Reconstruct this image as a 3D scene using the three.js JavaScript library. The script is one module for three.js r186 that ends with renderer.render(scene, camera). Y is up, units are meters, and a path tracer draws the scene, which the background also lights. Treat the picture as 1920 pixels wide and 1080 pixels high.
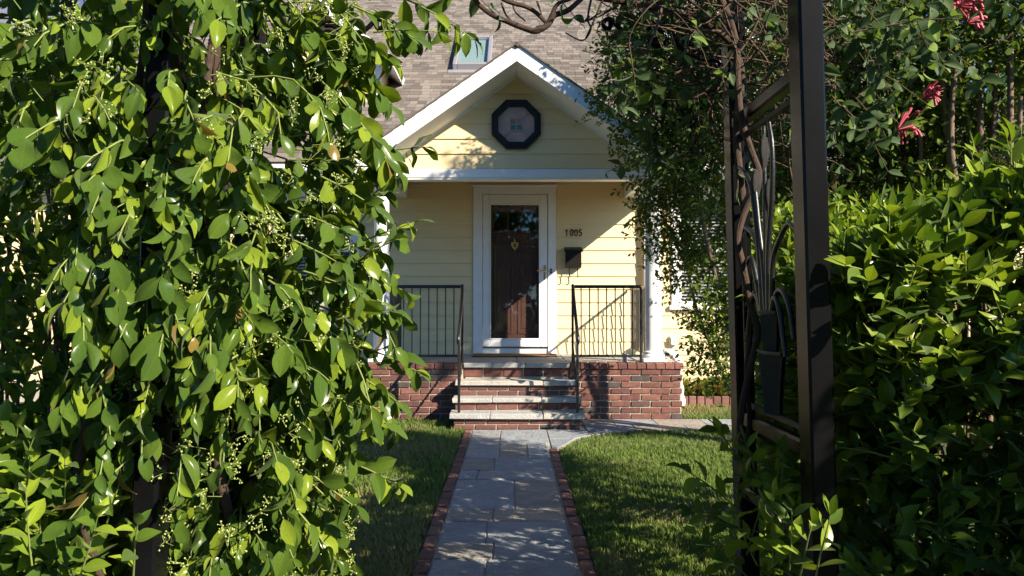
import * as THREE from 'three';
import { mergeGeometries } from 'three/addons/utils/BufferGeometryUtils.js';
import { Sky } from 'three/addons/objects/Sky.js';
import { FontLoader } from 'three/addons/loaders/FontLoader.js';
import { TextGeometry } from 'three/addons/geometries/TextGeometry.js';

// ---------------------------------------------------------------- camera, sky, sun, exposure
const scene = new THREE.Scene();
const F = 1522, EYE = 1.246, PITCH = Math.atan(30 / F);
const camera = new THREE.PerspectiveCamera(2 * Math.atan(540 / F) * 180 / Math.PI, 16 / 9, 0.05, 400);
camera.position.set(0, EYE, 0);
camera.rotation.x = PITCH;
scene.add(camera);
const SUN = new THREE.Vector3(1.15, 0.9, 1.0).normalize();
const sky = new Sky();
sky.name = 'sky';
sky.scale.setScalar(300);
Object.assign(sky.userData, { kind: 'structure' });
const su = sky.material.uniforms;
su.sunPosition.value.copy(SUN);
su.turbidity.value = 2.5; su.rayleigh.value = 1.1; su.mieCoefficient.value = 0.004; su.mieDirectionalG.value = 0.8;
if (su.cloudCoverage) su.cloudCoverage.value = 0.15;
scene.add(sky);
scene.environmentIntensity = 0.115;
const sun = new THREE.DirectionalLight(0xfff0d8, 5.0);
sun.position.copy(SUN).multiplyScalar(40); sun.target.position.set(0, 0, -6); sun.position.add(sun.target.position);
sun.castShadow = true; sun.shadow.mapSize.set(4096, 4096);
Object.assign(sun.shadow.camera, { left: -14, right: 14, top: 14, bottom: -14, near: 1, far: 90 });
scene.add(sun); scene.add(sun.target);
const renderer = new THREE.WebGLRenderer({ antialias: true });
renderer.toneMapping = THREE.LinearToneMapping;
renderer.toneMappingExposure = 2.65;
renderer.shadowMap.enabled = true;

// ---------------------------------------------------------------- helpers
function rng(seed) { let a = seed >>> 0; return () => { a = (a + 0x6D2B79F5) >>> 0; let t = a; t = Math.imul(t ^ (t >>> 15), t | 1); t ^= t + Math.imul(t ^ (t >>> 7), t | 61); return ((t ^ (t >>> 14)) >>> 0) / 4294967296; }; }
const R = rng(7);
const rr = (a, b, r = R) => a + (b - a) * r();
const V = (x, y, z) => new THREE.Vector3(x, y, z);
const used = {};
function numbered(n) { const k = used[n] = (used[n] ?? -1) + 1; return k ? n + '_' + String(k).padStart(3, '0') : n; }
function shade(o) { o.castShadow = true; o.receiveShadow = true; return o; }
function tag(o, label, category, group, kind) { if (label) o.userData.label = label; if (category) o.userData.category = category; if (group) o.userData.group = group; if (kind) o.userData.kind = kind; return o; }
function thing(name, label, category, group, pos) { const g = new THREE.Group(); g.name = numbered(name); if (pos) g.position.copy(pos); scene.add(g); return tag(g, label, category, group); }
function mesh(name, geo, mat, parent, pos) { const m = shade(new THREE.Mesh(geo, mat)); m.name = parent ? name : numbered(name); if (pos) m.position.copy(pos); (parent || scene).add(m); return m; }
// the point at horizontal distance D that the photograph's pixel looks at
function at(px, py, D) {
  const u = (px - 960) / F, v = (540 - py) / F, c = Math.cos(PITCH), s = Math.sin(PITCH);
  const y = v * c + s, z = -c + v * s, k = D / -z;
  return V(u * k, EYE + y * k, -D);
}
// flat-shaded geometry from quads and triangles (arrays of [x,y,z]), uv in metres by the dominant normal
function polyGeo(polys, uo = 0, vo = 0) {
  const p = [], n = [], t = [];
  const a = V(0, 0, 0), b = V(0, 0, 0), nn = V(0, 0, 0);
  for (const q of polys) {
    for (let i = 1; i + 1 < q.length; i++) {
      const tri = [q[0], q[i], q[i + 1]];
      a.set(tri[1][0] - tri[0][0], tri[1][1] - tri[0][1], tri[1][2] - tri[0][2]);
      b.set(tri[2][0] - tri[0][0], tri[2][1] - tri[0][1], tri[2][2] - tri[0][2]);
      nn.crossVectors(a, b).normalize();
      const ax = Math.abs(nn.x), ay = Math.abs(nn.y), az = Math.abs(nn.z);
      for (const c of tri) {
        p.push(...c); n.push(nn.x, nn.y, nn.z);
        if (az >= ax && az >= ay) t.push(c[0] + uo, c[1] + vo); else if (ay >= ax) t.push(c[0] + uo, c[2] + vo); else t.push(c[2] + uo, c[1] + vo);
      }
    }
  }
  const g = new THREE.BufferGeometry();
  g.setAttribute('position', new THREE.Float32BufferAttribute(p, 3));
  g.setAttribute('normal', new THREE.Float32BufferAttribute(n, 3));
  g.setAttribute('uv', new THREE.Float32BufferAttribute(t, 2));
  return g;
}
// a box with chamfered edges, centred; jitter moves its corners
function cbox(w, h, d, c = 0.004, jit = 0, r = R, uo, vo) {
  const X = w / 2, Y = h / 2, Z = d / 2; c = Math.min(c, X * 0.8, Y * 0.8, Z * 0.8);
  const j = {};
  const key = (sx, sy, sz) => j[sx + ',' + sy + ',' + sz] ??= [rr(-jit, jit, r), rr(-jit, jit, r), rr(-jit, jit, r)];
  const P = (sx, sy, sz, ax) => { const k = key(sx, sy, sz); return [sx * (ax === 0 ? X : X - c) + k[0], sy * (ax === 1 ? Y : Y - c) + k[1], sz * (ax === 2 ? Z : Z - c) + k[2]]; };
  const polys = [];
  const add = (q, nx, ny, nz) => {
    const e1 = [q[1][0] - q[0][0], q[1][1] - q[0][1], q[1][2] - q[0][2]], e2 = [q[2][0] - q[0][0], q[2][1] - q[0][1], q[2][2] - q[0][2]];
    const cr = [e1[1] * e2[2] - e1[2] * e2[1], e1[2] * e2[0] - e1[0] * e2[2], e1[0] * e2[1] - e1[1] * e2[0]];
    polys.push(cr[0] * nx + cr[1] * ny + cr[2] * nz < 0 ? q.slice().reverse() : q);
  };
  for (const s of [-1, 1]) {
    add([P(s, -1, -1, 0), P(s, 1, -1, 0), P(s, 1, 1, 0), P(s, -1, 1, 0)], s, 0, 0);
    add([P(-1, s, -1, 1), P(1, s, -1, 1), P(1, s, 1, 1), P(-1, s, 1, 1)], 0, s, 0);
    add([P(-1, -1, s, 2), P(1, -1, s, 2), P(1, 1, s, 2), P(-1, 1, s, 2)], 0, 0, s);
  }
  for (const s of [-1, 1]) for (const t of [-1, 1]) {
    add([P(s, t, -1, 0), P(s, t, 1, 0), P(s, t, 1, 1), P(s, t, -1, 1)], s, t, 0);
    add([P(s, -1, t, 0), P(s, 1, t, 0), P(s, 1, t, 2), P(s, -1, t, 2)], s, 0, t);
    add([P(-1, s, t, 1), P(1, s, t, 1), P(1, s, t, 2), P(-1, s, t, 2)], 0, s, t);
    for (const q of [-1, 1]) add([P(s, t, q, 0), P(s, t, q, 1), P(s, t, q, 2)], s, t, q);
  }
  return polyGeo(polys, uo ?? rr(0, 9, r), vo ?? rr(0, 9, r));
}
const box = (x0, x1, y0, y1, z0, z1, c = 0.003) => cbox(x1 - x0, y1 - y0, z1 - z0, c, 0, R, 0, 0).translate((x0 + x1) / 2, (y0 + y1) / 2, (z0 + z1) / 2);
// a tube through points, with a radius for each
function tube(pts, rad, sides = 6, seg, closed = true) {
  const cv = new THREE.CatmullRomCurve3(pts, false, 'catmullrom', 0.5);
  const N = seg ?? (pts.length - 1) * 3;
  const P = [], Nn = [], U = [], I = [];
  const nrm = V(0, 0, 1), bin = V(0, 0, 0), q = V(0, 0, 0);
  let len = 0, prev = null;
  for (let i = 0; i <= N; i++) {
    const t = i / N, c = cv.getPoint(t), tan = cv.getTangent(t);
    if (prev) len += c.distanceTo(prev); prev = c;
    if (i === 0 && Math.abs(tan.z) > 0.8) nrm.set(1, 0, 0);
    nrm.addScaledVector(tan, -nrm.dot(tan)).normalize(); bin.crossVectors(tan, nrm);
    const r = typeof rad === 'function' ? rad(t) : Array.isArray(rad) ? (() => { const k = t * (rad.length - 1), a = Math.min(rad.length - 2, Math.floor(k)); return rad[a] + (rad[a + 1] - rad[a]) * (k - a); })() : rad;
    for (let s = 0; s <= sides; s++) {
      const a = s / sides * Math.PI * 2;
      q.copy(nrm).multiplyScalar(Math.cos(a)).addScaledVector(bin, Math.sin(a));
      P.push(c.x + q.x * r, c.y + q.y * r, c.z + q.z * r); Nn.push(q.x, q.y, q.z); U.push(s / sides * r * 6.28, len);
    }
  }
  const w = sides + 1;
  for (let i = 0; i < N; i++) for (let s = 0; s < sides; s++) { const a = i * w + s, b = a + 1, c = a + w, d = c + 1; I.push(a, b, c, b, d, c); }
  if (closed) for (const e of [0, N]) { const k = P.length / 3; const c = cv.getPoint(e / N), tn = cv.getTangent(e / N).multiplyScalar(e ? 1 : -1); P.push(c.x, c.y, c.z); Nn.push(tn.x, tn.y, tn.z); U.push(0, 0); for (let s = 0; s < sides; s++) { const a = e * w + s; e ? I.push(a, a + 1, k) : I.push(a + 1, a, k); } }
  const g = new THREE.BufferGeometry();
  g.setAttribute('position', new THREE.Float32BufferAttribute(P, 3)); g.setAttribute('normal', new THREE.Float32BufferAttribute(Nn, 3)); g.setAttribute('uv', new THREE.Float32BufferAttribute(U, 2)); g.setIndex(I);
  return g;
}
const flat = (g) => { const h = g.index ? g.toNonIndexed() : g; return h; };
const merge = (list) => mergeGeometries(list.map((g) => { const h = flat(g); for (const k of Object.keys(h.attributes)) if (!['position', 'normal', 'uv'].includes(k)) h.deleteAttribute(k); return h; }));
function lathe(prof, seg = 24) { return new THREE.LatheGeometry(prof.map(([r, y]) => new THREE.Vector2(r, y)), seg); }
// a bar of square section between two points
function bar(a, b, w, d = w) { const L = a.distanceTo(b); const g = cbox(w, L, d, Math.min(w, d) * 0.18, 0, R, 0, 0); g.applyQuaternion(new THREE.Quaternion().setFromUnitVectors(V(0, 1, 0), b.clone().sub(a).normalize())); g.translate((a.x + b.x) / 2, (a.y + b.y) / 2, (a.z + b.z) / 2); return g; }

// ---------------------------------------------------------------- textures (tileable noise) and materials
function lattice(seed, n) { const r = rng(seed), a = new Float32Array(n * n); for (let i = 0; i < a.length; i++) a[i] = r(); return a; }
function vnoise(L, n, x, y) { x = ((x % n) + n) % n; y = ((y % n) + n) % n; const i = Math.floor(x), j = Math.floor(y); let u = x - i, v = y - j; u = u * u * (3 - 2 * u); v = v * v * (3 - 2 * v); const i1 = (i + 1) % n, j1 = (j + 1) % n; return (L[j * n + i] * (1 - u) + L[j * n + i1] * u) * (1 - v) + (L[j1 * n + i] * (1 - u) + L[j1 * n + i1] * u) * v; }
function tex(size, fn, srgb, size2 = size) {
  const d = new Uint8Array(size * size2 * 4);
  for (let y = 0; y < size2; y++) for (let x = 0; x < size; x++) { const c = fn(x / size, y / size2); const k = (y * size + x) * 4; const a = Array.isArray(c) ? c : [c, c, c]; for (let i = 0; i < 3; i++) d[k + i] = Math.max(0, Math.min(255, a[i] * 255)); d[k + 3] = 255; }
  const t = new THREE.DataTexture(d, size, size2); t.wrapS = t.wrapT = THREE.RepeatWrapping; t.magFilter = THREE.LinearFilter; t.minFilter = THREE.LinearMipmapLinearFilter; t.generateMipmaps = true; if (srgb) t.colorSpace = THREE.SRGBColorSpace; t.needsUpdate = true; return t;
}
const lat = [8, 16, 32, 64, 128, 256].map((n, i) => lattice(100 + i, n));
const fbm = (u, v, o0 = 0, o1 = 5, fall = 0.55) => { let s = 0, w = 1, t = 0; for (let o = o0; o <= o1; o++) { const n = 8 << o; s += w * vnoise(lat[o], n, u * n, v * n); t += w; w *= fall; } return s / t; };
function rep(t, a, b = a) { const c = t.clone(); c.repeat.set(a, b); c.needsUpdate = true; return c; }
// grey noise for albedo (mean near 0.85) and for bump
const T_grain = tex(512, (u, v) => 0.62 + 0.5 * (fbm(u, v, 1, 5, 0.8) - 0.18), false);
const T_rough = tex(512, (u, v) => fbm(u, v, 2, 5, 0.85), false);
const T_blotch = tex(512, (u, v) => { const a = fbm(u, v, 0, 4, 0.6), b = fbm(u, v, 3, 5, 0.9); return 0.55 + 0.6 * (a - 0.1) * (0.75 + 0.5 * b); }, false);
const T_wood = tex(512, (u, v) => 0.7 + 0.35 * (vnoise(lat[1], 16, u * 16, v * 16) * 0.4 + vnoise(lat[4], 128, u * 16, v * 128) * 0.35 + vnoise(lat[5], 256, u * 32, v * 256) * 0.25), false);
const T_siding = tex(512, (u, v) => 0.86 + 0.16 * (0.4 * fbm(u, v, 0, 2) + 0.35 * vnoise(lat[5], 256, u * 64, v * 256) + 0.25 * vnoise(lat[3], 64, u * 8, v * 64)), false);
const T_stone = tex(512, (u, v) => { const a = fbm(u, v, 0, 4, 0.6), s = vnoise(lat[3], 64, u * 24, v * 64), b = fbm(u, v, 3, 5, 0.9); return [0.58 + 0.55 * a * (0.8 + 0.4 * b), 0.6 + 0.5 * a * (0.8 + 0.4 * b), 0.62 + 0.45 * (a * 0.8 + s * 0.2) * (0.8 + 0.4 * b)]; }, false);
const lin = (r, g, b) => new THREE.Color().setRGB(r, g, b);
function std(col, o = {}) { return new THREE.MeshPhysicalMaterial({ color: col, roughness: 0.7, metalness: 0, ...o }); }
const M = {};
M.siding = [0, 1, 2].map((i) => std(lin(0.735 + 0.012 * i, 0.588 + 0.01 * i, 0.342 + 0.008 * i), { roughness: 0.6, map: rep(T_siding, 0.5, 2), bumpMap: rep(T_siding, 0.7, 3), bumpScale: 0.0012 }));
M.trim = std(lin(0.78, 0.78, 0.79), { roughness: 0.42, map: rep(T_siding, 0.4, 0.4) });
M.soffit = std(lin(0.76, 0.76, 0.75), { roughness: 0.6, map: rep(T_siding, 0.4, 0.4) });
M.shingle = ['#766d66', '#80766f', '#6c645d', '#898078', '#615953'].map((c) => std(new THREE.Color(c), { roughness: 0.95, map: rep(T_grain, 2.2), bumpMap: rep(T_rough, 5), bumpScale: 0.003 }));
M.shingleAny = std(0xffffff, { roughness: 0.95, map: rep(T_grain, 2.2), bumpMap: rep(T_rough, 5), bumpScale: 0.003 });
M.brick = [[0.165, 0.066, 0.053], [0.19, 0.077, 0.06], [0.135, 0.053, 0.047], [0.11, 0.057, 0.052], [0.085, 0.065, 0.062], [0.23, 0.098, 0.073]].map((c) => std(lin(...c), { roughness: 0.9, map: rep(T_blotch, 3.1), bumpMap: rep(T_rough, 6), bumpScale: 0.004 }));
M.edging = [[0.2, 0.09, 0.073], [0.17, 0.077, 0.065], [0.235, 0.115, 0.094]].map((c) => std(lin(...c), { roughness: 0.92, map: rep(T_blotch, 2.3), bumpMap: rep(T_rough, 5), bumpScale: 0.004 }));
M.mortar = std(lin(0.46, 0.41, 0.33), { roughness: 0.95, map: rep(T_grain, 3), bumpMap: rep(T_rough, 5), bumpScale: 0.004 });
M.flag = [[0.27, 0.295, 0.325], [0.25, 0.28, 0.315], [0.29, 0.305, 0.32], [0.265, 0.255, 0.235], [0.31, 0.275, 0.24], [0.26, 0.27, 0.28]].map((c) => std(lin(...c), { roughness: 0.75, map: rep(T_stone, 1.1), bumpMap: rep(T_rough, 0.9), bumpScale: 0.012 }));
M.tread = [[0.4, 0.395, 0.375], [0.37, 0.375, 0.37], [0.42, 0.4, 0.365]].map((c) => std(lin(...c), { roughness: 0.75, map: rep(T_stone, 1.3), bumpMap: rep(T_rough, 2), bumpScale: 0.008 }));
M.iron = std(lin(0.012, 0.012, 0.013), { roughness: 0.36, bumpMap: rep(T_rough, 7), bumpScale: 0.0008, clearcoat: 0.25, clearcoatRoughness: 0.3 });
M.arbor = std(lin(0.0052, 0.0054, 0.006), { roughness: 0.27, specularIntensity: 0.3, map: rep(T_blotch, 2) });
M.castIron = std(lin(0.03, 0.026, 0.023), { roughness: 0.62, map: rep(T_blotch, 6), bumpMap: rep(T_rough, 12), bumpScale: 0.002 });
M.glass = std(0xffffff, { roughness: 0.02, transmission: 1, thickness: 0, ior: 1.4 });
M.door = std(lin(0.06, 0.021, 0.0135), { roughness: 0.5, map: rep(T_wood, 1, 2) });
M.room = std(lin(0.5, 0.47, 0.41), { roughness: 0.9 });
M.brass = std(lin(0.72, 0.5, 0.2), { roughness: 0.28, metalness: 1 });
M.black = std(lin(0.009, 0.008, 0.008), { roughness: 0.38, specularIntensity: 0.5 });
M.blind = std(lin(0.36, 0.36, 0.36), { roughness: 0.6 });
M.mat = std(lin(0.42, 0.2, 0.055), { roughness: 1, map: rep(T_rough, 9), bumpMap: rep(T_rough, 12), bumpScale: 0.006 });
M.ceiling = std(lin(0.48, 0.27, 0.12), { roughness: 0.6, map: rep(T_wood, 0.6, 1.5) });
M.grey = std(lin(0.45, 0.45, 0.46), { roughness: 0.5 });
M.skyFrame = std(lin(0.3, 0.29, 0.31), { roughness: 0.35, metalness: 0.3 });
M.shadeCloth = std(lin(0.2, 0.3, 0.28), { roughness: 0.85 });
M.soil = std(lin(0.06, 0.042, 0.028), { roughness: 1, map: rep(T_blotch, 2), bumpMap: rep(T_rough, 3), bumpScale: 0.02 });
const T_turf = tex(512, (u, v) => { const a = fbm(u, v, 0, 3), b = fbm(u, v, 3, 5, 0.9); return [0.5 + 0.7 * (a - 0.2) * b * 1.6, 0.6 + 0.6 * (a - 0.2) * b * 1.4, 0.45 + 0.5 * b * a]; }, false);
M.turf = std(lin(0.07, 0.085, 0.03), { roughness: 1, map: rep(T_turf, 0.9), bumpMap: rep(T_rough, 3), bumpScale: 0.02 });
M.asphalt = std(lin(0.055, 0.055, 0.057), { roughness: 0.9, map: rep(T_grain, 1) });
const T_bark = tex(512, (u, v) => { const a = vnoise(lat[4], 128, u * 128, v * 16), b = fbm(u, v, 1, 5, 0.7), c = vnoise(lat[3], 64, u * 64, v * 8); return 0.35 + 0.75 * (0.4 * a + 0.35 * b + 0.25 * c); }, false);
M.vineBark = std(lin(0.075, 0.045, 0.03), { roughness: 0.95, map: rep(T_bark, 12, 3), bumpMap: rep(T_bark, 12, 3), bumpScale: 0.006 });
M.twig = std(lin(0.105, 0.062, 0.037), { roughness: 0.9, map: rep(T_bark, 20, 6) });
M.myrtleBark = std(lin(0.17, 0.11, 0.07), { roughness: 0.75, map: rep(T_blotch, 3), bumpMap: rep(T_bark, 5, 2), bumpScale: 0.003 });
M.stem = std(lin(0.16, 0.2, 0.05), { roughness: 0.7 });

// ---------------------------------------------------------------- the ground
const ground = mesh('lawn_ground', new THREE.PlaneGeometry(160, 160).rotateX(-Math.PI / 2), M.turf); ground.userData.kind = 'structure';
{ const uv = ground.geometry.attributes.uv, p = ground.geometry.attributes.position; for (let i = 0; i < uv.count; i++) uv.setXY(i, p.getX(i), p.getZ(i)); }
const street = mesh('street', box(-80, 80, -0.1, 0.004, 6, 13), M.asphalt); street.userData.kind = 'structure';

const XC = 0.05;                                       // the axis of the porch
const DB = 8.72, DG = 8.92, DW = 10.36, YF = 0.612;    // brick front, gable siding, house wall, porch floor
// the walk: mortar bed, flagstones row by row, brick edging
const walk = mesh('flagstone_walk', merge([box(-0.459, 0.386, -0.02, 0.006, -8.03, -1.2), polyGeo([[[0.38, 0.006, -6.85], [0.6, 0.006, -7.5], [0.8, 0.006, -7.71], [1.23, 0.006, -7.95], [5.2, 0.006, -7.98], [5.2, 0.006, -8.715], [0.38, 0.006, -8.715]]])]), M.mortar);
walk.userData.kind = 'structure';
{
  const r = rng(21);
  const rows = [[1.25, 1.7, [0.5], [0, 1]], [1.7, 2.3, [0.35], [1, 0]], [2.3, 2.75, [0.6], [2, 0]], [2.75, 3.3, [], [1]], [3.3, 3.94, [0.38], [0, 1]], [3.94, 4.21, [0.42], [3, 1]], [4.21, 4.62, [0.36], [1, 0]], [4.62, 4.89, [0.4], [3, 4]], [4.89, 5.71, [0.58], [0, 3]], [5.71, 6.04, [0.2], [1, 2]], [6.04, 6.49, [0.36], [3, 0]], [6.49, 7.2, [0.4, 0.74], [2, 3, 1]], [7.2, 7.98, [0.38], [5, 0]]];
  for (const [d0, d1, cuts, tone] of rows) {
    const xs = [0, ...cuts, 1].map((k) => -0.384 + k * (d0 > 7 ? 0.72 : 0.69));
    for (let i = 0; i + 1 < xs.length; i++) {
      const w = xs[i + 1] - xs[i] - 0.009, d = d1 - d0 - 0.009;
      const m = mesh('flagstone', cbox(w, 0.024, d, 0.004, 0.0035, r), M.flag[tone[i]], walk, V((xs[i] + xs[i + 1]) / 2, 0.003 + rr(-0.001, 0.002, r), -(d0 + d1) / 2));
      m.rotation.y = rr(-0.004, 0.004, r);
    }
  }
  // flare and the path that runs along the porch
  const slab = (pts, tone) => { const top = pts.map(([x, z]) => [x, 0.0145, z]), bot = pts.map(([x, z]) => [x, -0.01, z]); const polys = [top]; for (let i = 0; i < pts.length; i++) { const j = (i + 1) % pts.length; polys.push([top[j], top[i], bot[i], bot[j]]); } mesh('flagstone', polyGeo(polys, rr(0, 9, r), rr(0, 9, r)), M.flag[tone], walk); };
  slab([[0.345, -6.86], [0.345, -7.42], [0.585, -7.5]], 1);
  slab([[0.345, -7.43], [0.345, -7.97], [0.72, -7.97], [0.74, -7.66], [0.59, -7.51]], 0);
  slab([[0.735, -7.98], [0.735, -8.3], [1.22, -8.3], [1.22, -7.94], [0.8, -7.7]], 2);
  slab([[0.735, -8.31], [0.735, -8.71], [1.05, -8.71], [1.05, -8.31]], 4);
  let x = 1.06;
  for (const w of [0.44, 0.5, 0.38, 0.62, 0.5, 0.55, 0.45, 0.6]) { slab([[x, -8.31], [x, -8.71], [x + w - 0.01, -8.71], [x + w - 0.01, -8.31]], [4, 2, 3, 4, 2, 5, 4, 0][Math.floor(r() * 8)]); x += w; }
  x = 1.23;
  for (const w of [0.52, 0.46, 0.6, 0.44, 0.5, 0.6, 0.4]) { slab([[x, -7.95], [x, -8.3], [x + w - 0.01, -8.3], [x + w - 0.01, -7.97]], [4, 2, 4, 0, 2, 4, 3][Math.floor(r() * 7)]); x += w; }
  const eg = [0, 1, 2, 3].map(() => cbox(0.066, 0.05, 0.192, 0.006, 0.003, r));
  for (let k = 0, z = -1.3; z > -7.95; k++, z -= 0.202) {
    for (const s of [-1, 1]) { if (s > 0 && z < -6.8) continue; const m = mesh('edging_brick', eg[Math.floor(r() * 4)], M.edging[Math.floor(r() * 3)], walk, V(s < 0 ? -0.424 : 0.351, -0.006 + rr(-0.003, 0.003, r), z - 0.1)); m.rotation.set(rr(-0.02, 0.02, r), rr(-0.02, 0.02, r), rr(-0.02, 0.02, r)); }
  }
}

// ---------------------------------------------------------------- the house
const house = thing('house', 'pale yellow clapboard house with white trim, gabled porch and brown shingle roof', 'house');
// one clapboard: x ranges at its bottom and top edges
function board(xb0, xb1, xt0, xt1, y0, y1, z, t0 = 0.023, t1 = 0.006) {
  const zb = z - 0.004, A = [xb0, y0, z + t0], B = [xb1, y0, z + t0], C = [xt1, y1, z + t1], D = [xt0, y1, z + t1], a = [xb0, y0, zb], b = [xb1, y0, zb], c = [xt1, y1, zb], d = [xt0, y1, zb];
  return polyGeo([[A, B, C, D], [a, b, B, A], [D, C, c, d], [a, A, D, d], [B, b, c, C]], rr(0, 9), rr(0, 9));
}
const EXPO = 0.166, LAPBASE = 2.761 - 17 * EXPO;
const wall = mesh('wall', merge([box(-8.2, -2.95, -0.1, 2.98, -DW - 0.2, -DW), box(-2.0, -0.42, -0.1, 2.98, -DW - 0.2, -DW), box(0.5, 2.06, -0.1, 2.98, -DW - 0.2, -DW), box(3.1, 4.55, -0.1, 2.98, -DW - 0.2, -DW), box(5.5, 6.8, -0.1, 2.98, -DW - 0.2, -DW), box(-2.95, -2.0, -0.1, 1.25, -DW - 0.2, -DW), box(2.06, 3.1, -0.1, 1.25, -DW - 0.2, -DW), box(4.55, 5.5, -0.1, 1.25, -DW - 0.2, -DW), box(-2.95, -2.0, 2.62, 2.98, -DW - 0.2, -DW), box(2.06, 3.1, 2.62, 2.98, -DW - 0.2, -DW), box(4.55, 5.5, 2.62, 2.98, -DW - 0.2, -DW), box(-0.42, 0.5, 2.66, 2.98, -DW - 0.2, -DW), box(-0.42, 0.5, -0.1, 0.6, -DW - 0.2, -DW),
  box(-8.2, -8.0, -0.1, 2.98, -24, -DW - 0.2), box(6.6, 6.8, -0.1, 2.98, -24, -DW - 0.2)]), M.siding[0], house);
const openings = [[-3.06, -1.97, 1.16, 2.74], [2.03, 3.19, 1.16, 2.74], [4.45, 5.6, 1.16, 2.74], [-0.5, 0.566, 0.4, 2.745]];
for (let k = 1; k < 19; k++) {
  const y0 = LAPBASE + k * EXPO, y1 = Math.min(y0 + EXPO + 0.012, 2.97);
  if (y0 < 0.22) continue;
  let spans = [[-8.15, 6.75]];
  for (const [a, b, c, d] of openings) if (y1 > c + 0.03 && y0 < d - 0.03) spans = spans.flatMap(([p, q]) => [[p, Math.min(q, a)], [Math.max(p, b), q]].filter(([s, t]) => t - s > 0.02));
  // butt joints between long boards
  spans = spans.flatMap(([p, q]) => { if (q - p < 3.4) return [[p, q]]; const j = p + (q - p) * rr(0.3, 0.7); return [[p, j], [j + 0.002, q]]; });
  for (const [p, q] of spans) mesh('siding_board', board(p, q, p, q, y0, y1, -DW + 0.004), M.siding[Math.floor(R() * 3)], wall);
}
mesh('foundation', box(-8.18, 6.78, -0.1, 0.33, -DW - 0.15, -DW + 0.003), M.mortar, house);
mesh('corner_board', box(6.68, 6.82, 0.2, 2.96, -DW - 0.1, -DW + 0.03), M.trim, house);

// a plain closed room behind an opening
function room(x0, x1, y0, y1, z, d) { const t = 0.05; return merge([box(x0 - t, x0, y0 - t, y1 + t, z - d, z), box(x1, x1 + t, y0 - t, y1 + t, z - d, z), box(x0, x1, y0 - t, y0, z - d, z), box(x0, x1, y1, y1 + t, z - d, z), box(x0 - t, x1 + t, y0 - t, y1 + t, z - d - t, z - d)]); }
// windows of the front wall: casing, sash, glass, blind slats
function frontWindow(x0, x1, y0, y1) {
  const z = -DW + 0.02;
  const w = mesh('window', merge([box(x0 - 0.09, x0, y0 - 0.02, y1 + 0.1, z - 0.03, z + 0.022), box(x1, x1 + 0.09, y0 - 0.02, y1 + 0.1, z - 0.03, z + 0.022), box(x0, x1, y1, y1 + 0.1, z - 0.03, z + 0.022)]), M.trim, house);
  mesh('sill', box(x0 - 0.12, x1 + 0.12, y0 - 0.075, y0 - 0.022, z - 0.03, z + 0.05), M.trim, w);
  const ym = (y0 + y1) / 2;
  for (const [a, b, dz] of [[y0 - 0.02, ym + 0.02, -0.055], [ym - 0.02, y1, -0.085]])
    mesh('sash', merge([box(x0 + 0.001, x0 + 0.05, a, b, z + dz - 0.02, z + dz + 0.015), box(x1 - 0.05, x1 - 0.001, a, b, z + dz - 0.02, z + dz + 0.015), box(x0 + 0.05, x1 - 0.05, a, a + 0.05, z + dz - 0.02, z + dz + 0.015), box(x0 + 0.05, x1 - 0.05, b - 0.045, b, z + dz - 0.02, z + dz + 0.015)]), M.trim, w);
  mesh('pane', box(x0 + 0.05, x1 - 0.05, y0 + 0.03, ym - 0.026, z - 0.058, z - 0.054, 0.0005), M.glass, w);
  mesh('pane', box(x0 + 0.05, x1 - 0.05, ym + 0.03, y1 - 0.045, z - 0.088, z - 0.084, 0.0005), M.glass, w);
  const sg = cbox(x1 - x0 - 0.02, 0.0025, 0.05, 0.0008);
  for (let y = y0 + 0.03; y < y1 - 0.02; y += 0.043) { const s = mesh('blind_slat', sg, M.blind, w, V((x0 + x1) / 2, y, z - 0.15)); s.rotation.x = 0.62; }
  mesh('room', room(x0 - 0.3, x1 + 0.3, 0.6, 2.9, z - 0.23, 2.4), M.room, w);
  return w;
}
frontWindow(2.12, 3.1, 1.25, 2.62); frontWindow(-2.95, -2.03, 1.25, 2.62); frontWindow(4.55, 5.5, 1.25, 2.62);

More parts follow.
